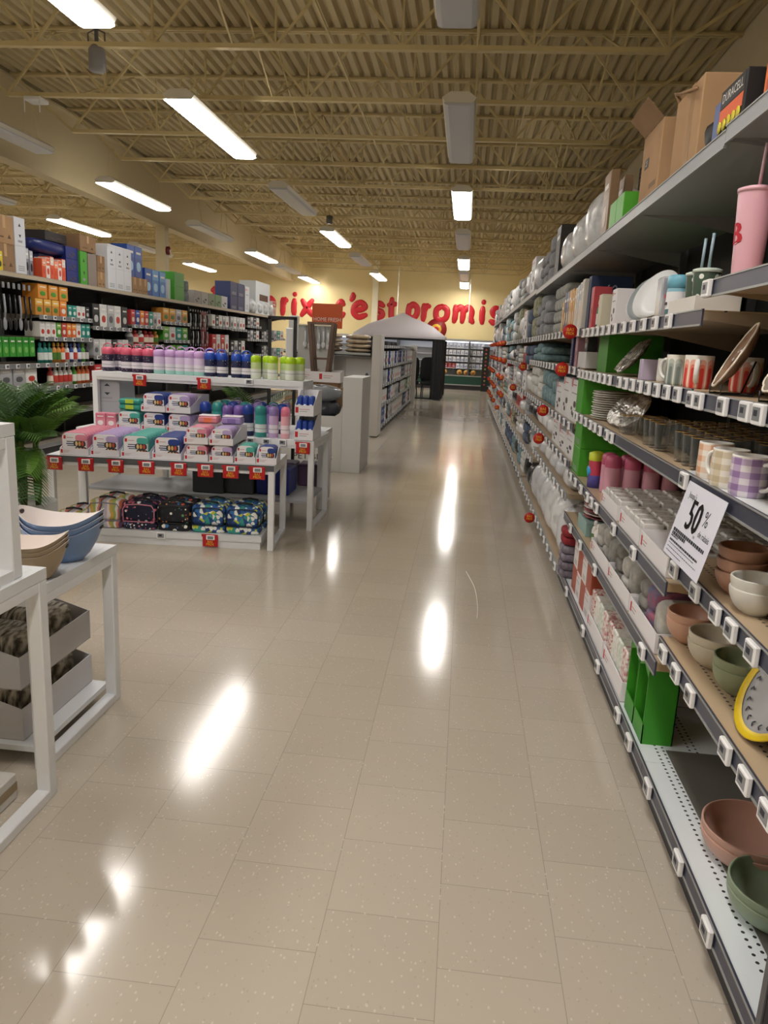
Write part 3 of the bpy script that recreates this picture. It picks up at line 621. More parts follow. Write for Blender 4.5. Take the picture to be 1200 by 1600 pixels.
# ------------------------------------------------------------------ nearest right-hand shelves
def rp(name, kit, x, y, z, label, cat, group=None, dr=0, **k): return put(name, kit, (x, y, z), RZ + dr, label, cat, group, **k)
for i, dz in enumerate((0, .022, .0)):
    if i < 2: rp('bowl', k_bowl(.135, .075, 'c29a8c', 0, .6), .885, 1.97, .14 + i * .024, 'large terracotta pink serving bowl on the bottom shelf, %s of its stack' % ('lower' if i == 0 else 'upper'), 'bowl', 'large pink serving bowls')
for i in range(2): rp('bowl', k_bowl(.115, .07, '8a9a82', 0, .6), .862, 1.74, .14 + i * .024, 'large sage green serving bowl on the bottom shelf, %s of its stack' % ('lower' if i == 0 else 'upper'), 'bowl', 'large sage serving bowls')
for x, y, c, n, r, nm, cn in ((.79, 2.42, 'c79c86', 2, .08, 'clay pink', 'second'), (.81, 2.23, 'c9c0ae', 2, .085, 'ivory', 'second'), (.82, 2.05, '8d9678', 2, .078, 'sage green', 'second')):
    for i in range(n): rp('bowl', k_bowl(r, .078, c, 14), x, y, .60 + i * .026, '%s faceted bowl on the shelf above the bottom one, %s of two' % (nm, 'lower' if i == 0 else 'upper'), 'bowl', nm + ' faceted bowls')
for i in range(3): rp('bowl', k_bowl(.066, .066, 'c79c86', 12), .785, 2.07, .88 + i * .034, 'small clay pink faceted bowl beside the white bowls, %s of three' % ('bottom', 'middle', 'top')[i], 'bowl', 'small clay pink bowls')
for i in range(2): rp('bowl', k_bowl(.066, .066, 'd9d7cf', 12), .77, 1.91, .88 + i * .028, 'small white faceted bowl in front of the clay bowls, %s of two' % ('lower', 'upper')[i], 'bowl', 'small white bowls')
rp('drinking_glass', k_glass(.036, .10), .755, 1.685, .88, 'clear ribbed glass at the right edge beside the small white bowls', 'glass')
for i, c in enumerate(('5c5a50', '8a867c', '6e2f34', '8a867c', '504e48', '7a766c', 'a09a90')):
    rp('plate', k_plate(.13, c, False, c, 0, .012), 1.0, 2.12, .88 + i * .014, '%s dinner plate stacked behind the clay bowls, %s from the bottom' % ('dark red' if c == '6e2f34' else 'grey' , nth(i)), 'plate', 'plates stacked behind the bowls')
for k in range(4): rp('plate', k_plate(.11, '77706a', False, 'a', 0, .012), 1.0, 2.32, .88 + k * .014, 'grey side plate in the low pile left of the dinner plates, %s from the bottom' % nth(k), 'plate', 'grey side plates')
# yellow-rimmed platter with leaf wreath
p = MB(); r = .145; p.lathe([(0, 0), (r * .6, 0), (r, .016), (r, .020), (r * .7, .007), (0, .006)], M('b9bbbf', .2), 48)
ym = MB(); ym.lathe([(r * .86, .016), (r * 1.0, .0215), (r * 1.02, .018), (r * 1.0, .012)], M('e8c818', .3), 48)
wr = MB()
for k in range(22):
    a = 2 * pi * k / 22
    for sg in (-1, 1):
        c = Vector((cos(a) * r * .74, sin(a) * r * .74, .0125)); d = Vector((cos(a + sg * .5 + pi / 2), sin(a + sg * .5 + pi / 2), 0)) * .017; e = Vector((cos(a), sin(a), 0)) * .0035
        wr.add([tuple(c), tuple(c + d * .5 + e), tuple(c + d), tuple(c + d * .5 - e)], [(0, 1, 2, 3)], PRINTK)
put('platter', [('platter_body', p.mesh('platter_body')), ('yellow_rim', ym.mesh('yellow_rim')), ('leaf_wreath', wr.mesh('leaf_wreath'))], (.825, 1.79, .60 + .145 * sin(radians(58)) + .003), 0, 'grey platter with yellow rim and black leaf wreath leaning on the second shelf', 'platter', None, ry=-radians(58))
for kind, x, y, dr, lb in (('orange', .775, 2.29, 2.2, 'orange gingham mug leftmost of the three plaid mugs'), ('beige', .765, 2.13, 3.6, 'beige gingham mug behind the purple one'), ('purple', .775, 2.005, .4, 'purple gingham mug rightmost, handle to the right')):
    rp('mug', k_mug(kind, .048, .106), x - .02, y + .03, 1.16, lb, 'mug', 'plaid mugs', dr)
for kind, x, y, dr, lb in (('blue', .80, 3.0, pi, 'white mug with blue arches, left of the grey one'), ('teal', .755, 2.83, pi * 1.2, 'white mug with grey arches beside the red one'), ('red', .755, 2.60, -.35, 'white mug with red arches, handle to the front'), ('red', .86, 2.47, 0, 'red-arched mug half hidden behind the scalloped plate'), ('white', .79, 3.14, pi, 'plain white mug leftmost beside the lavender box')):
    rp('mug', k_mug(kind, .045 if kind != 'white' else .035, .105 if kind != 'white' else .09), x, y, 1.41, lb, 'mug', 'arch pattern mugs', dr)
rp('gift_box', k_pcbox(.06, .07, .085, 'b9aec6', '', False), .76, 3.30, 1.41, 'small lavender box left of the arch mugs', 'box')
def leaning(name, kit, x, y, z, r, ang, label, cat, group=None, rz=0):
    return put(name, kit, (x + r * cos(ang), y, z + r * sin(ang) + .004), rz, label, cat, group, ry=-ang)
WOODP = mat_noise('brown_glaze', [(.35, '6f5242'), (.6, '9a7a64')], 14, .2)
def scallop(r, c, cm=None):
    b = MB(); m = cm or M(c, .25); b.lathe([(0, 0), (r * .55, .0), (r * .85, .012), (r, .024), (r * .99, .028), (r * .83, .017), (r * .55, .006), (0, .006)], m, 60, fac=lambda a: 1 + .045 * abs(sin(6 * a)) if True else 1); b.tube([(r * (1.0 + .045 * abs(sin(6 * t))) * cos(t), r * (1.0 + .045 * abs(sin(6 * t))) * sin(t), .027) for t in [2 * pi * k / 60 for k in range(60)]], .003, M('e8dccb', .3), 6, closed=True); return b.mesh('scalloped_plate')
def easel():
    b = MB()
    for sy in (-.05, .05): b.tube([(-.02, sy, .03), (-.02, sy, .004), (.07, sy, .004), (.10, sy, .10)], .003, BLACK, 6)
    b.tube([(.07, -.05, .004), (.07, .05, .004)], .003, BLACK, 6); return b.mesh('plate_easel')
EAS = easel()
leaning('scalloped_plate', scallop(.1, 'c', WOODP), .745, 2.31, 1.415, .1, radians(62), 'glossy brown scalloped plate on a wire easel right of the red-arched mug', 'plate', None, -.2)
put('plate_easel', EAS, (.745, 2.31, 1.405), 0, 'black wire easel under the brown scalloped plate', 'plate stand')
leaning('scalloped_plate', scallop(.11, '8d8378'), .745, 1.92, 1.415, .11, radians(50), 'taupe scalloped plate at the right edge of the mug shelf', 'plate')
put('plate_easel', EAS, (.745, 1.92, 1.405), 0, 'black wire easel under the taupe scalloped plate', 'plate stand')
n = 0
for j in range(4):
    for i in range(8):
        y = 2.50 + i * .095 - (.0 if j else 0); x = .775 + j * .098
        if j == 0 and i in (3, 4): continue
        if y > 3.2: continue
        rp('drinking_glass', k_glass(.042, .105), x, y, 1.155, 'clear gold-rimmed tumbler, %s from the right in the %s row from the front' % (nth(i), nth(j)), 'glass', 'gold-rimmed glasses'); n += 1
for j in range(3):
    for i in range(5): rp('drinking_glass', k_glass(.042, .105), .93 + j * .098, 1.98 + i * .094, 1.16, 'gold-rimmed tumbler behind the plaid mugs, %s from the right, %s row' % (nth(i), nth(j)), 'glass', 'glasses behind the plaid mugs')
PINK = 'e4b2c0'
rp('straw_tumbler', k_tumbler(PINK, .235, .048, 'B', 'd8b4bf', PINK), .77, 2.33, 1.73, 'tall pink straw tumbler with red letter B, left of its twin', 'tumbler', 'pink straw tumblers', .15)
rp('straw_tumbler', k_tumbler(PINK, .235, .048, 'B', None, PINK), .83, 2.21, 1.73, 'pink tumbler with red letter without straw, cut by the photo edge', 'tumbler', 'pink straw tumblers', .5)
rp('straw_tumbler', k_tumbler('e4ddd0', .2, .045, '', None, 'e4ddd0'), .775, 1.975, 1.73, 'cream tumbler at the right photo edge', 'tumbler')
for i, (x, y) in enumerate(((.78, 2.73), (.79, 2.85))): rp('straw_tumbler', k_tumbler('4d5f52', .13, .044, 'star', '9db4c0', 'cdd8ce'), x, y, 1.66, 'dark green star-dotted cup with straw, %s' % ('right of the pair' if i == 0 else 'left of the pair, behind the blue bottle'), 'tumbler', 'star-dotted cups')
rp('carton_tray', k_tray(.32, .14, .055, .05, 'dcd8d2', 'b9b0a4', 0), .775, 2.72, 1.65, 'low white tray holding the star-dotted cups', 'tray')
b = MB(); b.lathe([(0, 0), (.042, 0), (.042, .10), (.040, .105)], M('7fb4c6', .35), 24); b2 = MB(); b2.lathe([(.040, .105), (.044, .107), (.044, .145), (.038, .152), (0, .152)], M('6fb0c8', .3), 24); b3 = MB(); b3.lathe([(.0428, .03), (.0428, .092)], M('e6e6e8', .5), 24)
b3.box(-.022, -.014, -.0455, -.0425, .07, .084, RED); b3.box(-.01, .016, -.0445, -.0425, .045, .055, PRINTK)
rp('insulated_jar', [('jar_body', b.mesh('jar_body')), ('lid', b2.mesh('lid')), ('paper_label', b3.mesh('paper_label'))], .765, 3.0, 1.65, 'light blue insulated food jar with white label', 'jar')
b = MB(); b.cbox(-.04, .04, -.035, .035, 0, .16, M('c8ccd6', .1, alpha=.55), .006); b.cbox(-.03, .03, -.02, .03, .09, .15, M('3e4a72', .4), .006)
for k in range(7): b.bar((-.03 + k * .01, -.01, .01), (-.03 + k * .01, -.005, .085), .004, M('c89a7c', .4))
rp('cutlery_pack', b.mesh('cutlery_pack'), .765, 3.16, 1.65, 'clear box of copper and navy cutlery left of the blue jar', 'pack')
WP = k_plate(.105, 'e6e8ea', False, 'a', 0, .02); GP = k_plate(.105, '9aa2a6', False, 'a', 0, .02)
for i, (y, k_) in enumerate(((3.27, WP), (3.40, WP), (3.58, GP), (3.66, WP))):
    leaning('plate', k_, .745 + .012 * i, y + .1, 1.655, .105, radians(66), '%s plate leaning on the tumbler shelf, %s from the right' % ('grey' if k_ is GP else 'white', nth(i)), 'plate', 'leaning white plates', .55)
for i in range(2): rp('carton', k_pcbox(.125, .12, .19, 'e6e3e8', 'dark'), .80 + .10 * i, 4.15 - .16 * i, 1.65, 'white appliance carton with red mark, %s' % ('front one of the pair' if i == 0 else 'right one partly hidden by plates'), 'box', 'white appliance cartons')
rp('carton', k_pcbox(.10, .10, .18, 'cfc8b4', '', False), .765, 4.42, 1.65, 'narrow cream carton left of the white appliance cartons', 'box')
for i in range(3): rp('carton', k_pcbox(.3, .25, .24 - .01 * i, '3f9a24', 'bars', False), 1.08, 4.45 - .33 * i, 1.65, 'green carton behind the appliance cartons, %s from the left' % nth(i), 'box', 'green cartons behind the plates')
rp('carton', k_pcbox(.10, .1, .24, 'b9404a', 'dark', False), .76, 4.68, 1.65, 'red and white carton beside the navy box', 'box')
for i in range(3): rp('spray_bottle', k_spray('2c7a58', 'd8dcd8', .17, .022, 'e0e4e0'), .745, 4.52 + .045 * i, 1.65, 'slim green bottle before the navy box, %s from the right' % nth(i), 'bottle', 'slim green bottles')
t = MB(); t.text('SINA', .085, M('aab4c8', .5), T(.0515, 0, .19, rz=pi / 2) @ T(ry=pi / 2))
rp('comforter_box', [('box_body', k_pcbox(.1, .25, .33, '1f2f52', '', False)), ('grey_lettering', t.mesh('lettering'))], .86, 5.0, 1.65, 'tall navy box lettered with big grey capitals', 'box')
for i in range(6): rp('shiny_pack', k_pack(.085, .22, .31 - .01 * i, ('c9c4bc', 'd8d2c6', 'b9bcc4', 'd8d2c6', 'c48a2e', 'c48a2e')[i], ('c9c4bc', 'a8b0bc', 'c8ccd0', 'cdb9a0', 'd09a3c', 'd09a3c')[i], 'd8c4b4'), .82, 5.10 + .10 * i, 1.66, 'tall shiny pack standing left of the navy box, %s from it' % nth(i), 'pack', 'tall shiny packs')
# mug shelf further on
rp('carton', k_pcbox(.3, .3, .21, '3f8f2a', '', False), .93, 4.56, 1.41, 'green carton behind the leaning patterned dishes', 'box')
PAT = mat_cells('black_white_print', 'd9d4cc', ['2a2a2a', 'b0723c', '2a2a2a'], 60, .5, .3); SILV = mat_noise('hammered_silver', [(.4, '8c8680'), (.6, 'd9d6d0')], 40, .2, bump=.5); SILV.node_tree.nodes['Principled BSDF'].inputs['Metallic'].default_value = .7
def pdish(r, m): b = MB(); b.lathe([(0, 0), (r * .6, 0), (r, .016), (r, .020), (r * .62, .006), (0, .006)], m, 32); return b.mesh('dish')
PD = [pdish(.095, PAT), pdish(.1, SILV), pdish(.105, SILV)]
for i in range(5): leaning('dish', PD[0 if i > 2 else 1 + i % 2], .74 + .01 * i, 3.72 + .09 * i, 1.415, .098, radians(52), '%s dish leaning on the mug shelf, %s from the right' % ('black and white patterned' if i > 2 else 'silvery', nth(i)), 'dish', 'leaning patterned dishes', -.1)
for i in range(2): rp('carton', k_pcbox(.16, .12, .10, 'c9c9cc', '', False), .79, 4.92 + .17 * i, 1.42, 'grey low carton under the kitchen tongs pack, %s' % ('right' if i == 0 else 'left'), 'box', 'grey low cartons')
rp('utensil_pack', k_pack(.12, .06, .10, '2a2a2c', '6a3034', '9a9a9c'), .77, 4.95, 1.522, 'dark utensil pack lying on the right grey carton', 'pack')
rp('carton', k_pcbox(.1, .15, .21, 'a57c86', 'dark', False), .80, 5.26, 1.42, 'dusty pink carton beside the navy one on the mug shelf', 'box')
rp('carton', k_pcbox(.09, .2, .235, '1f2350', 'bars', False), .82, 5.44, 1.42, 'deep blue carton at the far end of the mug shelf', 'box')
# glass shelf further on
for i in range(13):
    b = 'woven white trivet in the tall stack beside the green box, %s' % (nth(i) + ' from the bottom')
    rp('trivet', k_plate(.105 if i % 2 else .1, 'd4d0c8' if i % 3 else 'bdb8ae', False, 'a', 9 + i % 3, .009), .815, 4.30, 1.155 + .012 * i, b, 'trivet', 'stacked woven trivets', .3 * i)
for i in range(2): leaning('dish', PD[1 + i], .76, 3.92 - .14 * i, 1.16, .09 if i == 0 else .1, radians(50), 'glittering silver dish leaning on the glass shelf, %s' % ('left' if i == 0 else 'right, nearer the glass jars'), 'dish', 'glittering dishes', .45)
for i in range(5): rp('glass_jar', k_glass(.035, .085), .76 + .07 * (i % 3), 3.62 - .075 * (i // 3) - .02 * (i % 3), 1.155, 'small clear glass jar in front of the glittering dishes, %s of five' % nth(i), 'glass', 'small glass jars')
rp('carton', k_pcbox(.24, .35, .205, '459a28', '', False), .88, 4.765, 1.155, 'bright green carton at the far end of the glass shelf', 'box')
# pink bottle shelf
for i in range(2): rp('carton', k_pcbox(.27, .35, .165, '459a28', 'bars', False), .89, 4.735, .785 + .166 * i, 'bright green carton in the stack beside the pink bottles, %s' % ('lower' if i == 0 else 'upper'), 'box', 'stacked green cartons')
PB_ = k_bottle('c65f82', 'd9a0b4', None, .042, .215, None, False)
n = 0
for j in range(4):
    for i in range(2):
        rp('water_bottle', PB_, .80 + .09 * j, 4.10 - .10 * i - .035 * j, .785, 'pink flip-top bottle in the %s row, %s from the front' % (('far', 'near')[i], nth(j)), 'bottle', 'pink flip-top bottles')
b = MB(); b.lathe([(0, 0), (.04, 0), (.04, .07)], M('5a55a8', .4), 20); b.lathe([(.04, .07), (.04, .15)], M('c0405a', .4), 20); b.blob(.0, -.035, .09, .03, .012, .03, M('2f9ad8', .4), 10, 2, .2); b2 = MB(); b2.lathe([(.04, .15), (.043, .155), (.043, .19), (.02, .2), (0, .2)], M('c4d23a', .4), 20)
rp('kids_bottle', [('bottle_body', b.mesh('bottle_body')), ('lid', b2.mesh('lid'))], .755, 4.24, .785, 'child bottle in red, blue and purple with yellow-green lid', 'bottle')
rp('carton', k_pcbox(.10, .02, .27, 'd8d8da', '', False), .84, 3.99, 1.0005, 'small white card hanging above the pink bottles', 'card') if False else None
SP = mat_noise('silver_lace_print', [(.42, 'a9a5a2'), (.55, 'd4d0cc')], 60, .35)
for tn, (ya, yb) in enumerate(((3.76, 3.36), (3.30, 2.92), (2.90, 2.50))):
    w = ya - yb; yc = (ya + yb) / 2
    rp('display_tray', k_tray(round(w - .006, 3), .5, .075, .072, 'ece9ec', 'b9b4b2', 1), .96, yc, .785, 'white open tray of silvery boxes on the shelf below the glasses, %s from the right' % nth(2 - tn), 'tray', 'white display trays of silver boxes')
    for j in range(5):
        for i in range(4):
            if (tn == 2 and j == 0): continue
            key = 'silverbox'
            if key not in _kc:
                b = MB(); b.cbox(-.036, .036, -.040, .040, 0, .085, M('dcdad6', .45), .004); b.box(-.03, .03, -.034, .034, .085, .0865, SP); b.quad((-.03, -.0427, .02), (.03, -.0427, .02), (.03, -.0427, .05), (-.03, -.0427, .05), M('f0eeec', .4)); _kc[key] = b.mesh('silver_box')
            rp('silver_box', _kc[key], .765 + .09 * j, yc - w / 2 + .05 + i * (w - .1) / 3, .79, 'silver patterned box in the %s white tray, row %s, %s from the right' % (('left', 'middle', 'right')[tn], ('one', 'two', 'three', 'four', 'five')[j], nth(i)), 'box', 'silver patterned boxes')
for i in range(3): rp('candle_jar', k_pcbox(.07, .07, .115, ('8a5a52', '9a6a5c', 'd8d2ca')[i], '', False), .80 + .02 * i, 2.56 + .085 * i, .79, 'mauve and white jar box at the right of the near tray, %s' % nth(i), 'box', 'mauve jar boxes')
# textile shelf and bottom shelf
TX = [('9c9a96', '7c7a76'), ('b5b2ac', '8c8a86'), ('a8a6a0', 'c4c2bc'), ('8a8884', '6a6864')]
for tn, (ya, yb) in enumerate(((3.90, 3.42), (3.42, 2.96), (2.94, 2.52))):
    w = ya - yb; yc = (ya + yb) / 2
    rp('display_tray', k_tray(round(w - .006, 3), .5, .08, .075, 'ece9ec', 'a8a29e', 1), .96, yc, .505, 'white open tray of textiles one shelf above the bottom, %s from the right' % nth(2 - tn), 'tray', 'white display trays of textiles')
    for j in range(2):
        for i in range(3):
            blue = tn == 2 and j == 0 and i == 1; c = ('5a6c8c', 'a8586a') if blue else TX[(i + j + tn) % 4]
            rp('folded_napkins', k_soft(.13, .2, .155 + .02 * ((i + tn) % 2), c[0], c[1], 1 + (i + j) % 3), .83 + .22 * j, yc - w / 2 + .085 + i * (w - .17) / 2, .51, '%s textile pack in the %s tray, %s row, %s from the right' % ('blue and red patterned' if blue else 'grey', ('left', 'middle', 'right')[tn], ('front', 'back')[j], nth(i)), 'textile pack', 'textile packs in white trays')
for i in range(5): rp('placemat', k_plate(.12, ('7a3a40', 'c4b8b4')[i % 2], False, 'a', 13, .006), .86, 4.12, .505 + .2 + .008 * i, 'red and white woven placemat, %s from the bottom' % nth(i), 'placemat', 'woven placemats') if False else None
for i in range(6): rp('placemat', k_plate(.13, ('8a3a44', 'd0c4c0')[i % 2], False, 'a', 13, .012), .87, 4.36, .505 + .018 * i + .08, 'red and white woven placemat in the pile by the price rail, %s from the bottom' % nth(i), 'placemat', 'woven placemats')
rp('carton', k_pcbox(.3, .3, .078, '8fb0ac', '', False), .88, 4.36, .505, 'pale green flat carton under the woven placemats', 'box')
for i in range(2): rp('canister', k_spray('e8e6e2', 'f2f2f2', .14, .03, ('5a7a4a', '3a3a3a')[i]), .75, 4.02 - .08 * i, .505, 'white spice canister on the textile shelf, %s' % ('left' if i == 0 else 'right'), 'bottle', 'white canisters')
for tn, (ya, yb) in enumerate(((3.78, 3.34), (3.32, 2.90))):
    w = ya - yb; yc = (ya + yb) / 2
    rp('display_tray', k_tray(round(w - .006, 3), .5, .09, .085, 'ece9ec', 'a8a29e', 1), .96, yc, .14, 'white open tray of patterned packs on the bottom shelf, %s' % ('farther' if tn == 0 else 'nearer the green boxes'), 'tray', 'bottom shelf display trays')
    for j in range(2):
        for i in range(4):
            key = ('patbox', i)
            if key not in _kc:
                b = MB(); b.cbox(-.042, .042, -.1, .1, 0, .2, (mat_noise('pink_lace', [(.45, 'e6e2dc'), (.6, 'c98a8e')], 50, .5), mat_noise('green_lace', [(.4, 'c6d0c4'), (.6, 'e6e8e2')], 50, .5), mat_noise('white_lace', [(.4, 'd8d6d0'), (.6, 'f0eeea')], 40, .5), mat_noise('red_lace', [(.45, 'e2ddd6'), (.6, 'b04a50')], 60, .5))[i], .006); _kc[key] = b.mesh('patterned_pack')
            rp('patterned_pack', _kc[key], .82 + .22 * j, yc - w / 2 + .06 + i * (w - .12) / 3, .145, '%s patterned pack on the bottom shelf, %s tray, %s row' % (('pink', 'green', 'white', 'red')[i], ('far', 'near')[tn], ('front', 'back')[j]), 'pack', 'patterned packs')
for i in range(2):                                                   # open green cartons with stemware
    y = 2.795 - .15 * i; w, d, h = .142, .11, .30; b = MB(); m = M('3c9626', .4); t = .004
    b.box(-w / 2, w / 2, d / 2 - t, d / 2, 0, h, m); b.box(-w / 2, w / 2, -d / 2, d / 2, 0, t, m); b.box(-w / 2, w / 2, -d / 2, d / 2, h - t, h, m)
    for sx in (-1, 1): x0, x1 = sorted((sx * w / 2, sx * (w / 2 - t))); b.box(x0, x1, -d / 2, d / 2, t, h - t, m)
    b.box(-w / 2, w / 2, -d / 2, -d / 2 + t, 0, .075, m); b.add([(-w / 2, -d / 2, h), (w / 2, -d / 2, h), (w / 2, -d / 2, h - .05), (0, -d / 2, h - .02), (-w / 2, -d / 2, h - .05)], [(0, 1, 2, 3, 4)], m)
    rp('green_carton', b.mesh('open_green_carton'), .775, y, .14, 'tall open-front green carton on the bottom shelf, %s' % ('left of the pair' if i == 0 else 'right of the pair, solid side showing'), 'box', 'open green cartons')
    g = MB(); g.lathe([(0, .0), (.03, .0), (.028, .004), (.004, .01), (.004, .08), (.03, .11), (.034, .15), (.028, .18)], GLASS, 16); g.lathe([(.0, .084), (.028, .112), (.031, .14), (0, .14)], M('7a2020', .2), 16)
    rp('wine_glass', g.mesh('wine_glass'), .775, y, .1445, 'wine glass inside the %s open green carton' % ('left' if i == 0 else 'right'), 'glass', 'boxed wine glasses')
for i in range(4):
    for k in range(2): rp('carton', k_pcbox(.15, .32, .145, 'e4dfe0', 'bars', True) if (i + k) % 2 == 0 else k_pcbox(.15, .32, .145, 'a8503c', '', False), .88, 3.90 + .155 * i, .14 + .146 * k, '%s carton at the bottom left of the trays, column %s, %s' % ('white' if (i + k) % 2 == 0 else 'brick red', nth(i), ('lower', 'upper')[k]), 'box', 'white and brick red cartons')
for i in range(4): rp('folded_towels', k_soft(.15, .24, .10, ('9a8f9c', '6a6270', 'a02a34', 'b9b0b4')[i], ('7a7080', '4a4452', '7a1c26', '9a9096')[i], 2), .83, 4.57 + .0 * i, .14 + .101 * i if i < 3 else .14, 'x', 'towel') if False else None
for i in range(3): rp('folded_towels', k_soft(.2, .26, .10, ('8c8490', '9a929c', 'a02a34')[i], ('4a4452', '5c5466', '701822')[i], 2), .80, 4.68, .14 + .104 * i, '%s folded towel pile at the corner of the bottom shelf, %s' % (('grey dotted', 'mauve dotted', 'red')[i], ('bottom', 'middle', 'top')[i]), 'towels', 'folded towels')
# top shelf
b = MB(); b.cbox(-.11, .11, -.16, .16, 0, .13, BLACK, .004); b.box(-.1, .1, -.1608, -.16, .075, .118, M('17171a', .4)); b.text('DURACELL', .036, M('e8e6e0', .5), T(0, -.1615, .1)); b.quad((-.1, -.1612, .035), (.1, -.1612, .035), (.1, -.1612, .072), (-.1, -.1612, .072), M('e0602c', .4))
for k in range(5): b.lathe([(0, 0), (.017, 0), (.017, .002), (0, .002)], M('d8c83a', .4), 8, T(-.08 + .04 * k, -.163, .022, rx=pi / 2))
rp('battery_display', b.mesh('battery_display'), .87, 2.47, 2.16, 'black and orange battery display box with yellow flowers on the top shelf', 'box')
rp('orange_box', k_pack(.1, .25, .16, 'd8682c', 'e07a34', 'c04a20'), .86, 2.24, 2.16, 'orange box between the battery display and the nut jar', 'box')
b = MB(); NUT = mat_cells('nut_mix', 'c9b48c', ['6a4a30', 'e0cfa8', '9a7848', 'f0e4c4'], 110, .5); b.blob(0, 0, .1, .11, .11, .1, NUT, 18, 3.5, .03, 4); rp('seed_bag', b.mesh('seed_bag'), .84, 2.05, 2.16, 'speckled clear bag of seeds or nuts at the top right corner', 'bag')
b = MB(); b.cbox(-.06, .06, -.1, .1, 0, .12, M('5a6a9a', .4), .005); rp('blue_pack', b.mesh('blue_pack'), .82, 2.61, 2.16, 'blue and white pack left of the battery display', 'pack')
b = MB(); b.blob(0, 0, .05, .12, .12, .05, BLACK, 14, 3, .08, 2); rp('black_bag', b.mesh('black_bag'), .84, 2.72, 2.16, 'crumpled black bag beside the tall brown carton', 'bag')
b = MB(); b.cbox(-.17, .17, -.2, .2, 0, .285, CARD, .004); b.quad((.02, -.2008, .0), (.07, -.2008, .0), (.07, -.2008, .285), (.02, -.2008, .285), M('a98458', .3))
fl = MB(); fl.quad((-.17, -.2, .285), (-.17, .2, .285), (-.26, .2, .35), (-.26, -.2, .35), CARDD); fl.tube([(-.26, -.19, .34), (.15, -.215, .24)], .006, CARDD, 6)
rp('shipping_carton', [('carton_body', b.mesh('carton_body')), ('open_flap', fl.mesh('open_flap'))], .93, 3.05, 2.16, 'tall brown carton with a raised flap on the top shelf, nearer one', 'box')
b = MB(); b.cbox(-.17, .17, -.2, .2, 0, .30, CARD, .004); b.box(-.1, -.03, -.2012, -.2, .15, .19, M('1c1a1c', .5)); b.text('23', .034, M('e8e0d0', .5), T(-.065, -.2018, .17)); b.quad((.02, -.2008, .05), (.14, -.2008, .05), (.14, -.2008, .07), (.02, -.2008, .07), M('7d5c3c', .6))
fl = MB(); fl.quad((-.17, -.2, .30), (.17, -.2, .30), (.17, -.27, .37), (-.17, -.27, .37), CARDD)
rp('shipping_carton', [('carton_body', b.mesh('carton_body')), ('open_flap', fl.mesh('open_flap'))], .93, 3.60, 2.16, 'brown carton numbered 23 on the top shelf, behind the tall one', 'box')
for i in range(2): rp('carton', k_pcbox(.19, .3, .17, '55b02c', '', False), .89, 4.28 + .2 * i, 2.16 - .01 * 1, 'lime green carton on the top shelf, %s' % ('nearer' if i == 0 else 'farther'), 'box', 'lime green cartons on top')
for i in range(2): rp('picture_frame', k_pack(.2, .05, .37, '8a6c50', '9a7c60', 'b9a088'), .76 + .1 * i, 4.72 + .14 * i, 2.15, 'brown flat framed pack upright on the top shelf, %s' % ('nearer' if i == 0 else 'farther'), 'pack', 'brown framed packs')
for i in range(3): rp('bagged_pillow', k_pillow(.5, .36, .44 - .06 * i, 'd2d4d6', 'a9abaf', i + 3), .93 - .02 * i, 5.5 + .52 * i, 2.15, 'plastic-bagged pillow on the top shelf, %s from the camera' % nth(i), 'pillow', 'bagged pillows on top')
rp('black_box', k_pack(.3, .35, .45, '1c1c20', '222226', '3a3a3e'), .92, 7.2, 2.15, 'tall black box on the top shelf beyond the bagged pillows', 'box')
# hanging sale sheet
b = MB(); b.box(-.17, .17, -.0005, .0005, -.225, 0, M('dfe0ee', .5)); tx = MB(); y = -.0012
tx.text("Jusqu'à", .026, PRINTK, T(-.09, y, -.035)); tx.text('50', .125, M('15161c', .5), T(-.02, y, -.088), .9)
for q in (-.004, -.002, .002, .004): tx.text('50', .125, M('15161c', .5), T(-.02 + q, y - .0002, -.088), .9)
tx.text('%', .062, PRINTK, T(.075, y, -.072)); tx.text('de rabais', .026, PRINTK, T(.10, y, -.115)); tx.text('ou', .016, PRINTK, T(.03, y, -.13))
for k, (x0, x1, h_) in enumerate(((-.15, .14, .010), (-.15, -.02, .010), (-.15, -.08, .004), (-.15, .12, .006), (-.15, .10, .002), (-.15, .13, .002), (-.15, .0, .002))):
    z = -.142 - k * .0115; x = x0
    rr_ = random.Random(k)
    while x < x1: w_ = rr_.uniform(.008, .02); tx.quad((x, y, z - h_), (min(x + w_, x1), y, z - h_), (min(x + w_, x1), y, z), (x, y, z), PRINTK); x += w_ + .003
put('sale_sheet', [('paper', b.mesh('paper')), ('printed_text', tx.mesh('printed_text'))], (.688, 2.135, 1.15), RZ, 'white paper sign reading 50% de rabais hanging from the price rail', 'sign', None, rx=radians(-13))
bpy.context.view_layer.update()

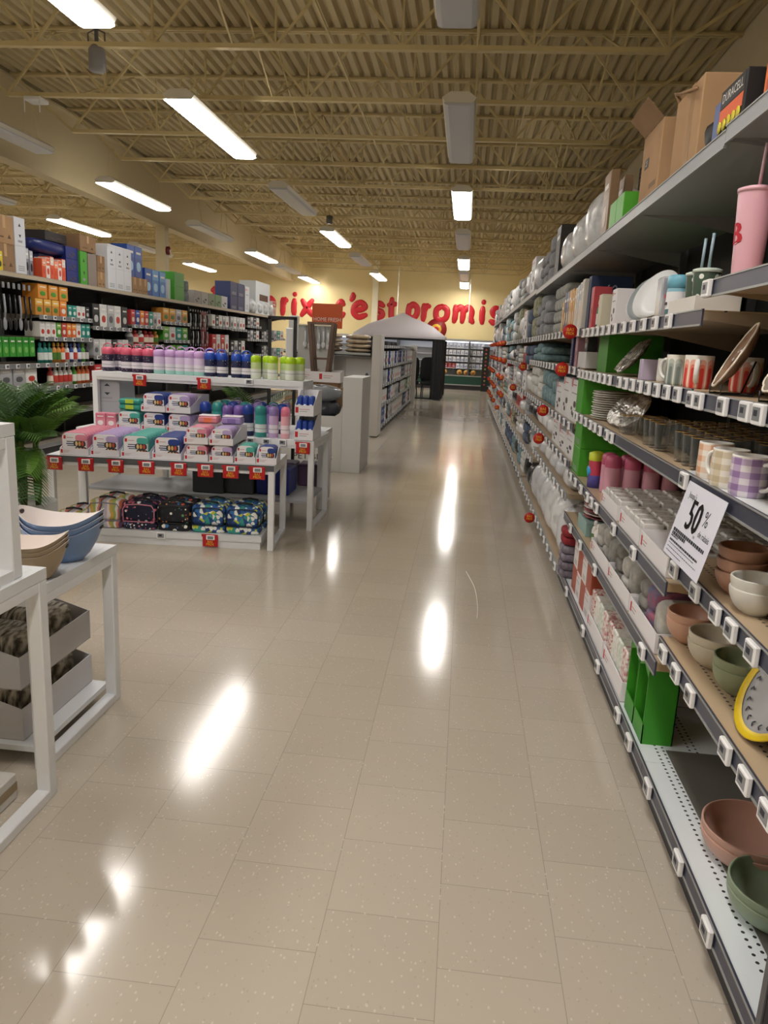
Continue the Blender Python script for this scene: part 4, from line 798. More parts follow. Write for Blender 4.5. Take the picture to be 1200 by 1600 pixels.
# ------------------------------------------------------------------ goods on the far right-hand shelves
def pick(rnd, seq): return seq[rnd.randrange(len(seq))]
FK = [('bagged pillow', 'pillow', lambda w, h, r: k_pillow(w, .4, h, pick(r, ('dcdddf', 'c9cbd0', 'd4d6da')), 'a9abaf', r.randrange(4))), ('grey folded towels', 'towels', lambda w, h, r: k_soft(w, .36, h, '9b9da0', '7e8084', 3)),
      ('white folded linens', 'linens', lambda w, h, r: k_soft(w, .36, h, 'd4d3cf', 'b5b4b0', 3)), ('teal textile pack', 'textile pack', lambda w, h, r: k_soft(w, .36, h, '4d6f78', '88a0a4', 2)), ('slate blue textile pack', 'textile pack', lambda w, h, r: k_soft(w, .36, h, '56657e', '3b465e', 2)),
      ('black bag', 'bag', lambda w, h, r: k_pillow(w, .36, h, '26262a', '17171a', 1)), ('white carton', 'box', lambda w, h, r: k_pcbox(w, .36, h, 'dfe0e2', 'dark')), ('olive textile pack', 'textile pack', lambda w, h, r: k_soft(w, .36, h, '56603c', 'b8b49c', 2)), ('red and white pack', 'pack', lambda w, h, r: k_pack(w, .3, h, 'b02a30', 'd8d8d8', '8a1c24'))]
SLAB = ['bottom shelf', 'second shelf', 'third shelf', 'fourth shelf', 'fifth shelf', 'sixth shelf', 'top shelf']
for i in range(14):
    a, zs = farz[i]; rnd = random.Random(500 + i)
    for j in range(7):
        if i < 2 and j in (4, 5): continue
        gap = (zs[j + 1] - zs[j] - .05) if j < 6 else .42
        n = {0: 3, 1: 3, 2: 3}.get(i, 2)
        if j == 6 and i in (0, 1): continue
        for k in range(n):
            w = round(1.22 / n * .92, 2); y = a + 1.22 * (k + .5) / n
            h = round(min(gap * rnd.choice((.75, .9, .97)), .45), 2); nm, ct, fn = pick(rnd, FK if j < 6 else FK[:3] + FK[6:7])
            if i < 3:                                                # named goods of the nearest far bays
                sp = {(0, 0): 0, (0, 1): 0, (1, 0): 0, (1, 1): 0, (2, 0): 5, (0, 2): 6, (0, 4): 6, (1, 4): 4, (1, 3): 3, (2, 3): 2, (2, 4): 3, (2, 5): 1, (2, 2): 5, (1, 2): 0, (0, 3): 6}.get((i, j))
                if sp is not None: nm, ct, fn = FK[sp]
                if sp == 0: h = round(min(gap, .40), 2)
            rp('carton' if ct == 'box' else ct.replace(' ', '_'), fn(w, h, rnd), .70 + .2, y, zs[j], '%s on the %s, %s bay from the camera on the right, item %s from the near end' % (nm, SLAB[j], RL[i], ('one', 'two', 'three')[k]) if False else '%s, %s of the %s right-hand bay, %s from its near end' % (nm, SLAB[j], RL[i], nth(k)), ct, nm + ' along the far right shelves')
for i, (c1, c2, nm) in enumerate((('c48a2a', 'd49a38', 'ochre'), ('c98f30', 'e0a848', 'ochre'), ('4a5a80', '6a7ca0', 'blue'), ('242a58', '343c70', 'navy'), ('c48a2a', 'c9a050', 'ochre'))):   # tall bedding bags under the tall packs
    rp('bedding_pack', k_pack(.12, .3, .30 if i < 4 else .24, c1, c2, 'd8c8a8'), .88, 5.72 + .13 * i, 1.66, 'tall %s bedding pack beyond the shiny packs, %s from them' % (nm, nth(i)), 'pack', 'tall bedding packs')
for k in range(4):
    rp('bedding_pack', k_soft(.16, .3, .4, 'b4b6b0', '8e908c', 4), .90, 6.45 + .19 * k, 1.66, 'grey rolled bedding pack beyond the tall ochre packs, %s' % nth(k), 'pack', 'grey bedding packs')
for k in range(2): rp('bagged_pillow', k_pillow(.56, .4, .36, '3f9a3a' if k else 'e6ebe6', 'd8dcd8', 5 + k), .86, 6.6 + .6 * k, 1.07 + .0 - .24, 'x', 'pillow') if False else None

# ------------------------------------------------------------------ left-hand shelving (faces +x)
LXF, LXB = -5.0, -5.52
def lp(name, kit, x, y, z, label, cat, group=None, dr=0, **k): return put(name, kit, (x, y, z), LZ + dr, label, cat, group, **k)
LR = M('8a8c90', .4, .3); LB = [(7.43, 8.65), (8.65, 9.95), (9.95, 11.17), (11.17, 12.39), (12.39, 13.61), (13.61, 14.83), (14.83, 16.05), (16.05, 17.27), (17.27, 18.5), (18.5, 19.7), (19.7, 21.0)]
LZS = [[.14, .5, .86, 1.10, 2.09], [.14, .5, .82, 1.10, 1.41, 1.66, 2.09], [.14, .5, .84, 1.18, 1.57, 2.09], [.14, .5, 1.0, 1.34, 1.63, 2.09], [.14, .5, 1.1, 1.42, 1.72, 2.09], [.14, 1.0, 2.09], [.14, .5, 1.2, 1.72, 2.09], [.14, .5, 1.2, 1.70, 2.09], [.14, .6, 1.15, 1.5, 1.80, 2.09], [.14, .6, 1.15, 1.5, 2.09], [.14, .6, 1.1, 1.55, 2.09]]
for i, (a, c) in enumerate(LB):
    sh = [(z, M('8c8376', .6), (M('b9ab92', .4) if z > 2 else LR), every(a, c, 6) if z < 2 and z > .6 else [], [], M('6a6258', .6)) for z in LZS[i]]
    shelf_unit(a, c, 1, sh, 'dark-backed shelving unit in the left row, %s from the camera, %s' % (nth(i), ('with hanging black tools', 'with spray bottles', 'with boxed gadgets', 'with cloths and brushes', 'with green packs', 'with hanging utensils', 'with white cartons', 'with grey cartons', 'with dark kitchenware', 'with pale kitchenware', 'by the white pillar')[i]), LXF, LXB, 2.12, 'shelving in the left row', '17181a')
HUE = {'orange': ('e07030', 'f0a040', 'e8e4da'), 'green': ('4a9a30', '79b84a', 'e8e8e0'), 'teal': ('1f8a80', '2a9c90', 'e0e8e4'), 'white': ('e6e6e2', 'd8dadc', 'c03a30'), 'red': ('b83a3a', 'd04848', 'e8d8c8'), 'black': ('232428', '34363a', 'c8c8c8'), 'blue': ('24408a', '3a60b8', 'e8ecf4'), 'amber': ('c88a3a', 'e8b850', '4a7a2a'), 'silver': ('a9abaf', 'c4c6ca', '5a5c60')}
def lrow(bay, z, items, y0, y1, kind, h, where, depth=.2, gap=1.0):
    n = len(items); w = (y1 - y0) / n
    for k, c in enumerate(items):
        c1, c2, c3 = HUE[c]
        kit = k_spray(c1, c2, h, round(w * .42, 3), c3) if kind == 'bottle' else k_pack(round(w * .9, 3), depth, h, c1, c2, c3)
        lp('household_%s' % kind, kit, LXF - .03 - (w * .42 if kind == 'bottle' else depth / 2), y0 + w * (k + .5), z, '%s %s %s, %s from the left' % (c, {'bottle': 'bottle', 'pack': 'pack'}[kind], where, nth(k)), kind, 'goods %s' % where)
lrow(1, 1.66, ['amber', 'amber', 'amber', 'orange'], 8.62, 9.35, 'pack', .19, 'on the upper shelf of the second left unit')
lrow(1, 1.66, ['teal', 'teal', 'white', 'white', 'black'], 9.36, 9.93, 'pack', .15, 'at the right end of the second left unit')
for k in range(3): lp('household_pack', k_pack(.2, .2, .17, 'd89038', 'e8a040', '4a9a30'), LXF - .13, 8.80 + .24 * k, 1.852, 'orange and green pack stacked under the left top shelf, %s from the left' % nth(k), 'pack', 'stacked orange and green packs')
lrow(1, 1.41, ['white', 'white', 'white', 'green', 'red', 'orange', 'orange', 'white', 'teal', 'teal'], 8.7, 9.93, 'pack', .18, 'on the shelf below the orange and green packs')
lrow(1, 1.10, ['teal', 'teal', 'teal', 'amber', 'amber', 'orange', 'white', 'blue', 'white', 'blue', 'green', 'black'], 8.7, 9.93, 'bottle', .25, 'on the middle shelf of the second left unit')
lrow(1, .82, ['red', 'white', 'white', 'white', 'white', 'green', 'orange', 'orange', 'orange'], 8.9, 9.93, 'bottle', .25, 'on the lower shelf behind the palm')
lrow(0, .86, ['black', 'silver', 'silver', 'white'], 7.6, 8.6, 'pack', .2, 'behind the palm at the left edge')
lrow(2, 1.57, ['black', 'white', 'silver', 'white', 'black'], 10.0, 11.1, 'pack', .30, 'on the upper shelf of the third left unit')
lrow(2, 1.18, ['silver', 'white', 'silver', 'black', 'silver', 'white'], 10.0, 11.1, 'pack', .22, 'on the second shelf of the third left unit')
lrow(2, .84, ['red', 'silver', 'black', 'red', 'white'], 10.0, 11.1, 'pack', .22, 'on the third shelf of the third left unit')
lrow(3, 1.63, ['red', 'blue', 'orange', 'red', 'teal', 'silver', 'white'], 11.2, 12.36, 'pack', .22, 'on the upper shelf of the fourth left unit')
lrow(3, 1.34, ['silver', 'red', 'white', 'red', 'red', 'amber'], 11.2, 12.36, 'bottle', .22, 'on the second shelf of the fourth left unit')
lrow(3, 1.0, ['green', 'silver', 'green', 'green', 'white'], 11.2, 12.36, 'pack', .22, 'on the third shelf of the fourth left unit')
lrow(4, 1.72, ['amber', 'amber', 'silver', 'amber'], 12.42, 13.58, 'pack', .22, 'on the upper shelf of the fifth left unit')
lrow(4, 1.42, ['green', 'white', 'teal', 'green'], 12.42, 13.58, 'pack', .22, 'on the second shelf of the fifth left unit')
lrow(4, 1.1, ['black', 'green', 'green', 'teal'], 12.42, 13.58, 'pack', .24, 'on the third shelf of the fifth left unit')
lrow(6, 1.72, ['white', 'black', 'white', 'silver', 'white'], 14.9, 16.0, 'pack', .22, 'on the upper shelf of the seventh left unit')
lrow(6, 1.2, ['red', 'white', 'red', 'white'], 14.9, 16.0, 'pack', .36, 'on the second shelf of the seventh left unit')
lrow(7, 1.70, ['silver', 'white', 'silver', 'white', 'white'], 16.1, 17.2, 'pack', .25, 'on the upper shelf of the eighth left unit')
lrow(7, 1.2, ['black', 'silver', 'black', 'white'], 16.1, 17.2, 'pack', .25, 'on the second shelf of the eighth left unit')
for bi, z in ((8, 1.5), (8, 1.8), (9, 1.5), (10, 1.55), (10, 1.1), (9, 1.15)): lrow(bi, z, ['black', 'silver', 'black', 'white'] if bi < 10 else ['silver', 'teal', 'white'], LB[bi][0] + .1, LB[bi][1] - .1, 'pack', .2, 'at height %s of the %s left unit' % ({1.5: 'eye', 1.8: 'upper', 1.55: 'eye', 1.1: 'waist', 1.15: 'waist'}[z], nth(bi)))
# hanging tools on the near pegs and utensils further on
def hang_mesh(c, L, w):
    b = MB(); b.bar((0, 0, 0), (0, -.03, 0), .008, CHROME); b.box(-w / 3, w / 3, -.03, -.022, -L * .12, 0, M('8a8c90', .3)); b.tube([(0, -.026, -L * .25), (.01, -.03, -L * .6), (0, -.026, -L * .8)], .012, M(c, .3), 6); b.blob(0, -.026, -L * .88, w * .55, .012, L * .14, M(c, .3), 10, 2.2); return b.mesh('hanging_tool')
HG = {(c, L): hang_mesh(c, L, .06) for c, L in (('1e1e22', .5), ('9a9ca2', .5), ('c8cace', .34), ('2e9a3a', .24), ('141416', .3), ('b0b2b6', .3))}
for k in range(9): lp('hanging_tool', HG[('1e1e22', .5) if k % 3 else ('9a9ca2', .5)], LXF - .06, 7.72 + .1 * k, 1.98, 'long %s hanging utensil at far left under the top shelf, %s leftmost' % ('black' if k % 3 else 'grey', nth(k)), 'utensil', 'hanging long utensils')
for k in range(7): lp('hanging_pack', k_pack(.11, .03, .22, '3c9a34', '2f8a2c', '7cc060'), LXF - .05, 7.75 + .13 * k, 1.18, 'green hanging pack on a hook below the long utensils, %s from the left' % nth(k), 'pack', 'green hanging packs')
for r_ in range(3):
    for k in range(8): lp('hanging_utensil', HG[('141416', .3) if (k + r_) % 2 else ('b0b2b6', .3)], LXF - .05, 13.7 + .13 * k, 1.98 - .31 * r_, '%s kitchen utensil on the left row hook panel, %s row, %s along' % ('black' if (k + r_) % 2 else 'steel', nth(r_), nth(k)), 'utensil', 'utensils on the hook panel')
lp('red_panel', k_pack(.3, .02, .75, '8a1c28', '7a1a24', 'a82a34'), LXF - .1, 14.6, 1.22, 'dark red tall panel right of the hanging utensils', 'panel')
# goods on top of the left row
def top(kit, y, z, lab, cat='box', name='carton', grp=None, x=LXF - .2): lp(name, kit, x, y, z, lab, cat, grp)
ZT = 2.09
for k, y in enumerate((7.72, 8.08)):
    for q in range(2): top(k_carton(.34, .36, .29, 'dark' if (k + q) % 2 else 'n'), y, ZT + .291 * q, 'brown shipping carton on the left row, %s stack from the left, %s' % (nth(k), ('lower', 'upper')[q]), grp='brown cartons at top left')
top(k_carton(.34, .36, .22, 'n'), 7.55, ZT + .583, 'brown shipping carton highest at the left edge, under the orange tag')
top(k_pack(.12, .02, .2, 'e0c820', 'e6d030', '3a3a20'), 7.92, ZT, 'small yellow notice leaning on the brown cartons at left', 'notice', 'notice', x=LXF - .005)
for q in range(2):
    top(k_pcbox(.21, .36, .30, 'd6d9e0', 'arrows' if q else 'bars', False), 8.37, ZT + .301 * q, 'white printed carton beside the brown ones, %s' % ('lower', 'upper')[q], grp='white cartons at top left')
    top(k_carton(.20, .3, .27, 'n'), 8.27, ZT + .271 * q, 'x', grp='x') if False else None
for k in range(3): top(k_pack(.07, .2, .33 - .02 * k, '8a909c', 'c4c8d0', '23262e'), 8.54 + .085 * k, ZT, 'slim grey and black pack right of the white cartons, %s from the left' % nth(k), 'pack', 'pack', 'slim grey packs on top')
for k in range(6): top(k_pack(.085, .15, .22 + .02 * (k % 3), ('e05a34', 'e8e0dc', 'e0603a')[k % 3], ('f0a080', 'e86a3c', 'e8d8d0')[k % 3], 'd84a28'), 8.83 + .09 * k, ZT, 'orange and white pack on top of the left row, %s from the left' % nth(k), 'pack', 'pack', 'orange packs on top', LXF - .09)
for q in range(3): top(k_pcbox(.30, .3, .145, '1c2a78', 'dark', False), 9.56, ZT + .146 * q, 'navy printed carton right of the orange packs, %s from the bottom' % nth(q), grp='navy cartons on top')
b = MB(); b.blob(0, 0, .08, .42, .2, .08, M('1c2a6a', .35), 20, 4, .03, 3); top(b.mesh('navy_pack'), 9.16, ZT + .30, 'long navy pack lying above the orange packs', 'pack', 'pack', x=LXF - .26)
top(k_pcbox(.3, .4, .295, '2c3a7a', '', False), 9.14, ZT, 'large blue carton behind the orange packs', x=LXF - .36)
top(k_pcbox(.5, .3, .11, '2a2628', 'dark', False), 9.3, ZT + .44 + .02, 'dark carton with row of white prints over the navy pack', x=LXF - .26)
top(k_carton(.42, .36, .20, 'dark'), 9.93, ZT + .42, 'wide brown carton bridging the green and grey boxes')
top(k_pcbox(.18, .34, .42, '4aa32e', 'arrows', False), 9.82, ZT, 'upright green carton between the navy and grey-brown ones')
top(k_pcbox(.24, .34, .41, '8d7f78', '', False), 10.05, ZT, 'grey-brown upright carton beside the green one')
for q in range(2): top(k_carton(.22, .3, .21, 'dark' if q else 'n'), 10.34, ZT + .211 * q, 'small brown carton left of the arrow-marked white ones, %s' % ('lower', 'upper')[q], grp='small brown cartons')
for k in range(3):
    for q in range(2): top(k_pcbox(.25, .36, .29, 'dfe2ea', 'arrows' if q else 'bars', False), 10.60 + .255 * k, ZT + .291 * q, 'white carton %s, %s from the left' % ('with black arrows in the upper row' if q else 'with barcodes in the lower row', nth(k)), grp='arrow-marked white cartons')
top(k_pcbox(.7, .36, .02, 'e8eaee', '', False), 10.85, ZT + .583, 'open white lid over the arrow-marked cartons')
for k in range(3): top(k_carton(.17, .3, .24, 'n'), 11.42 + .19 * k, ZT, 'small kraft carton right of the white ones, %s from the left' % nth(k), grp='small kraft cartons')
for k in range(5): top(k_pack(.26, .25, .45 if k < 2 else .42, '1f4a9c' if k < 3 else '3f7cc4', '2a5cb4' if k < 3 else '6aa4dc', 'a8d0f0'), (11.35, 11.62, 11.98, 12.26, 12.55)[k], ZT + (.245 if k < 2 else 0), 'blue bagged filter pack on the left row, %s from the left' % nth(k), 'pack', 'pack', 'blue packs on top')
top(k_pcbox(.14, .25, .33, 'd6dcdc', '', False), 12.82, ZT, 'pale narrow carton left of the green ones')
for k in range(1):
    for q in range(2): top(k_pcbox(.45, .34, .235, '469a2c', '', False), 13.18, ZT + .236 * q, 'green carton on the left row, %s of the stack before the slogan' % ('lower', 'upper')[q], grp='green cartons before the slogan')
top(k_soft(.3, .3, .38, '6e7672', '90969a', 2), 13.6, ZT, 'grey-green rounded bundle right of the green cartons', 'bundle', 'bundle')
for k in range(5): top(k_pcbox(.38, .34, .24, ('9a948e', 'a8a29a', '7a8a6a', '6e9060', 'c4c6c8')[k], 'dark', False), 14.1 + .4 * k, ZT, '%s glassware carton on the left row, %s from the left' % (('grey', 'grey', 'sage', 'green', 'pale')[k], nth(k)), grp='glassware cartons')
for k in range(2):
    for q in range(2): top(k_pcbox(.5, .34, .29, '1a2a5c', 'bars', False), 16.35 + .52 * k, ZT + .291 * q, 'dark navy carton before the slogan, %s column, %s' % (nth(k), ('lower', 'upper')[q]), grp='dark navy cartons')
top(k_pcbox(.34, .34, .56, 'cfd2d8', 'bars', True), 17.35, ZT, 'tall pale printed carton right of the navy ones')
top(k_pcbox(1.3, .4, .75, 'd6dce0', 'win', False), 18.6, ZT, 'big white appliance carton with dark window picture')
for k in range(4): top(k_pillow(.5, .3, .32, 'd4d8da', 'a4a8ac', k), 17.8 + .52 * k, ZT, 'clear bagged item in front of the big white carton, %s from the left' % nth(k), 'bag', 'bagged_item', 'clear bagged items on top', LXF - .1)
top(k_pack(.4, .2, .4, 'd8d0cc', 'd06a5c', 'd8a89c'), 20.1, ZT, 'small red and white pack at the far end of the left row', 'pack', 'pack')
b = MB(); b.cbox(-.12, .12, -.15, .15, 0, 2.2, M('dcdde0', .5), .01); put('end_pillar', b.mesh('end_pillar'), (-4.9, 21.6, 0), 0, 'white pillar at the far end of the left row', 'pillar')

# ------------------------------------------------------------------ white display tables left of the aisle
TW = M('e6e8ec', .35); TT = M('dfe2e6', .4)
def sale_mesh():
    b = MB(); b.cbox(-.056, .056, -.012, -.002, -.075, .018, M('b81620', .4), .004); b.box(-.062, .0, -.013, -.011, .0, .02, M('b81620', .4)); b.cbox(-.028, .034, -.018, -.012, -.022, .012, TAGW, .003); b.box(-.018, .024, -.0186, -.018, -.016, .006, LCD)
    b.text('BAS', .024, YEL, T(0, -.0128, -.038)); b.text('PRIX', .026, YEL, T(0, -.0128, -.058), 1.1); return b.mesh('sale_sign')
SALE = sale_mesh(); LTAG = None
def table(label, xr, yf, w, d, h, rz=0, z0=0, name='display_table', leg=.045, rail=None, signs=(), tags=(), shelf=None, group='white display tables'):
    """origin = front right foot; extends w to the left and d to the back"""
    r = thing(name, label, 'table' if z0 == 0 else 'riser', (xr, yf, z0), rz, group); t = leg
    b = MB(); b.box(-w, 0, 0, d, h - .035, h, TT); b.cbox(-w + .03, -.03, .03, d - .03, h - .0345, h - .05 if False else h + .0008, TT, .0004); o = b.build('tabletop', r)
    for x0, x1 in ((-t, 0), (-w, -w + t)):
        f = MB(); f.cbox(x0, x1, 0, t, 0, h - .0352, TW, .003); f.cbox(x0, x1, d - t, d, 0, h - .0352, TW, .003)
        if z0 == 0: f.cbox(x0, x1, t + .0005, d - t - .0005, 0, .035, TW, .003)
        f.cbox(x0, x1, t + .0005, d - t - .0005, h - .07, h - .0352, TW, .003); f.build('leg_frame', r)
    b = MB(); b.box(-w + t, -t, .004, .02, h - .068, h - .0352, TW); b.box(-w + .002, -.002, -.004, 0, h - .045, h - .002, M(rail, .45) if rail else TW); b.build('front_rail', o)
    for x in signs: link('sale_sign', SALE, o, (x - xr, -.004, h - .03))
    for x in tags: link('price_tag', TAGM, o, (x - xr, -.004, h - .024))
    if shelf:
        z1, dd, c = shelf; MB().box(-w + t, -t, .02, dd, z1 - .02, z1, M(c, .5)).build('lower_shelf', r)
    return r
A1 = .085; T1Z = .63
t1 = table('long white display table of lunch boxes in front of the taller one', -1.30, 5.20, 1.63, .60, T1Z, A1, rail='55575c')
tt = [c for c in t1.children if c.name.startswith('tabletop')][0]
for k in range(8): link('sale_sign', SALE, tt, (-1.57 + (0, .225, .44, .66, .89, 1.08, 1.26, 1.45)[k], -.004, T1Z - .03))
def t1p(u, v, z): return (-1.30 + u * cos(A1) - v * sin(A1), 5.20 + u * sin(A1) + v * cos(A1), z)
COLN = {'e08ba0': 'pink', 'b9a3d4': 'lavender', '4fb0a4': 'teal', '26408c': 'navy blue'}
def box_row(u, col, n, w, h, v0=.03, z=T1Z, sp=.05, where='front row', par=t1p, tr=True, tdep=None):
    nm = COLN[col]; dep = tdep or n * sp + .02
    if tr: put('display_tray', k_tray(round(w + .02, 3), round(dep, 3), round(h * .92, 3), .05, 'e6e3ea', 'b9b4b2', 1), par(u, v0 + dep / 2 - .012, z), A1, 'white open tray holding %s lunch boxes, %s' % (nm, where), 'tray', 'lunch box trays')
    for i in range(n):
        put('lunch_box', k_lunchbox(col, '', w, h, .040), par(u, v0 + .025 + i * sp, z + .0045), A1, '%s lunch box, %s, %s from the front' % (nm, where, nth(i)), 'lunch box', '%s lunch boxes' % nm)
box_row(-1.44, 'e08ba0', 10, .185, .158, where='front row on the low table')
box_row(-1.22, 'b9a3d4', 10, .185, .158, where='front row on the low table')
box_row(-1.00, '4fb0a4', 10, .185, .158, where='front row on the low table')
box_row(-.775, '26408c', 8, .185, .158, where='front row on the low table')
box_row(-.565, 'e08ba0', 5, .15, .115, where='lower stacked tray', tdep=.5); box_row(-.565, 'e08ba0', 5, .15, .115, where='upper stacked tray', z=T1Z + .122, tdep=.5)
box_row(-.385, 'b9a3d4', 5, .15, .115, where='lower stacked tray', tdep=.5); box_row(-.385, 'b9a3d4', 5, .15, .115, where='upper stacked tray', z=T1Z + .122, tdep=.5)
box_row(-.215, '4fb0a4', 4, .13, .125, where='short row at the right', tdep=.22); box_row(-.062, '26408c', 3, .125, .125, where='short row at the right', tdep=.18)
for u, c, nm in ((-.56, 'e0909c', 'pink'), (-.385, 'a993cc', 'purple')):
    b = MB(); b.cbox(-.075, .075, -.06, .06, 0, .055, M(c, .4), .012); b.cbox(-.07, .07, -.055, .055, .055, .062, M('efe6ee', .3), .003); b.cbox(-.03, .03, -.063, -.06, .01, .045, M('f0825a' if nm == 'pink' else '8a74b8', .4), .002)
    put('lunch_box', b.mesh('flat_lunch_box'), t1p(u + .01, .36, T1Z + .244 - .003), A1, '%s lunch box lying flat on top of the stacked trays' % nm, 'lunch box')
b = MB(); b.lathe([(0, 0), (.055, 0), (.07, .03), (.07, .035)], M('1e2f6e', .4), 20); b.lathe([(.07, .035), (.074, .04), (.07, .05), (0, .052)], M('d8e0ec', .3), 20); put('round_container', b.mesh('round_container'), t1p(-.70, .45, T1Z), 0, 'round navy container with pale lid behind the navy lunch boxes', 'container')
b = MB(); b.box(-1.22, .0, 0, .5, .0, .055, TW); b.box(-1.23, .01, -.012, .51, .0555, .10, TT)
pl = thing('floor_platform', 'low white floor platform carrying the lunch bags', 'platform', t1p(-.10, .02, 0), A1); b.build('platform_body', pl)
for k, x in ((0, -.36),): link('sale_sign', SALE, pl, (x, -.012, .085))
link('price_tag', TAGM, pl, (-.72, -.012, .075))
for k, (kd, nm) in enumerate((('stripe', 'pastel striped'), ('stripe', 'pastel striped'), ('pinkstar', 'navy pink-trimmed planet-print'), ('space', 'black space-print'), ('camo', 'blue and green camouflage'), ('camo', 'blue and green camouflage'))):
    for j in range(2):
        u = -1.50 + .253 * k; put('lunch_bag', k_bag(kd), t1p(u + (.01 if j else 0), .12 + .17 * j, .10 if k > 0 else .0), A1, '%s lunch bag under the low table, %s from the left, %s' % (nm, nth(k), ('front', 'back')[j]), 'lunch bag', nm + ' lunch bags')
t2 = table('white display table behind the low lunch box table, with bottles', -1.15, 5.86, 1.97, .70, .735, 0, shelf=(.24, .66, 'a6a8ac'), tags=[-1.78, -1.66, -1.53, -1.40], signs=[-1.235])
ris = table('tall white riser shelf standing on the display table, bottles on top', -1.30, 6.12, 1.80, .40, .445, 0, .7358, 'display_riser', signs=[-2.68, -2.13], tags=[-1.75], group=None)
t4 = table('white display table farthest back, behind the bottle table', -1.23, 6.68, 1.5, .48, .71, 0, shelf=(.2, .44, 'a6a8ac'))
def w2(x, y, z): return (x, y, z)
A1_ = A1
def block(x, z, col, n, where):
    global A1
    A1 = 0; box_row(x, col, n, .18, .145, 0.0, z, .05, where, lambda u, v, zz: (u, 5.88 + v, zz), True, .45); A1 = A1_
block(-2.47, .7358, '26408c', 4, 'lower row under the riser'); block(-2.26, .7358, 'b9a3d4', 4, 'lower row under the riser'); block(-2.68, .7358, '4fb0a4', 4, 'lower row under the riser')
block(-2.47, .892, '26408c', 4, 'upper row under the riser'); block(-2.26, .892, 'b9a3d4', 4, 'upper row under the riser')
for q in range(2):
    b = MB(); b.cbox(-.095, .095, -.07, .07, 0, .045, M('2f9488', .4), .014); b.cbox(-.035, .035, -.074, -.07, .008, .042, M('b4cc3c', .4), .002); put('food_container', b.mesh('food_container'), (-2.68, 5.97, .892 + .0455 * q), 0, 'teal food container with lime clasp on the teal boxes, %s' % ('lower', 'upper')[q], 'container', 'teal food containers')
for k in range(2): put('carton', k_pack(.085, .1, .12, 'e08ba0', 'd87890', 'f4e8ee'), (-2.93 + .09 * k, 5.95, .7358), 0, 'small pink carton left of the teal lunch boxes, %s' % ('left', 'right')[k], 'box', 'small pink cartons')
for k in range(2): put('carton', k_pcbox(.22, .3, .19, 'a9abb2', 'arrows' if k else '', False), (-3.0 + .0 * k, 6.33, .7358 + .191 * k), 0, 'grey carton at the left end under the riser, %s' % ('lower', 'upper')[k], 'box', 'grey cartons under the riser')
def flask(kind, x, y, z, label, grp, dr=0):
    K = {'berry': ('d8607c', '@berry', None, .052, .20, 'e6e0ea', True), 'lav': ('c9a3d8', 'dccae8', 'a8dcd4', .050, .20, 'e4e0ec', True), 'gal': ('2450b8', '@galaxy', None, .046, .195, 'e8e6ea', True), 'lime': ('b4dc1e', 'c8dc9a', 'e4ead8', .044, .19, 'e8ece4', False),
         'navy': ('1f3f9a', '1c2450', None, .046, .25, 'd8dade', False), 'teal': ('2f8a88', '3a9a94', None, .046, .25, 'd8e4e2', False), 'purple': ('7a5ca8', 'a087c4', 'b4a0d0', .044, .23, None, False), 'lilac': ('8f7ab4', 'c4a8d0', None, .040, .25, 'e8e0ec', True), 'pink': ('e07a92', 'ecb0b8', None, .036, .25, 'f0dce0', False)}[kind]
    return put('drink_bottle', k_bottle(*K), (x, y, z), dr, label, 'bottle', grp)
ZR = 1.182
def bx(px): return -1.285 - (483 - px) * .00552
for kind, nm, pxs in (('berry', 'pink-capped berry print', (174, 204, 221, 238)), ('lav', 'lavender-capped', (255, 273, 289, 303, 318)), ('gal', 'blue-capped galaxy print', (334, 353, 375, 391)), ('lime', 'lime-capped', (404, 418, 430, 445, 457, 467))):
    for k, px in enumerate(pxs):
        flask(kind, bx(px), 6.20 + (.0 if kind != 'lime' or k % 2 == 0 else .09), ZR, '%s drink bottle on the riser, %s of its colour from the left' % (nm, nth(k)), nm + ' bottles on the riser')
        if kind in ('berry', 'gal', 'lav') and k % 2 == 0: flask(kind, bx(px) + .045, 6.32, ZR, '%s bottle in the riser back row, %s of its colour' % (nm, nth(k)), nm + ' bottles on the riser')
Z2 = .7358
for kind, nm, x, y in (('navy', 'blue loop-handled', -2.09, 6.03), ('teal', 'teal loop-handled', -1.99, 6.04), ('purple', 'purple', -1.90, 6.02), ('purple', 'purple', -1.83, 6.10), ('purple', 'purple', -1.80, 6.0), ('navy', 'navy', -1.715, 5.97), ('teal', 'teal', -1.60, 5.93), ('lilac', 'lilac', -1.495, 5.93), ('pink', 'pink', -1.40, 5.93)):
    flask(kind, x, y, Z2, '%s bottle in front under the riser%s' % (nm, {-1.90: ', left one', -1.83: ', rear one', -1.80: ', right one'}.get(x, '')), nm + ' tall bottles')
for k in range(12): flask(('purple', 'navy', 'teal', 'lilac')[k % 4], -2.02 + .105 * (k % 6), 6.22 + .12 * (k // 6), Z2, 'bottle under the riser, %s from the left in the %s back row' % (nth(k % 6), ('first', 'second')[k // 6]), 'bottles in the back rows under the riser')
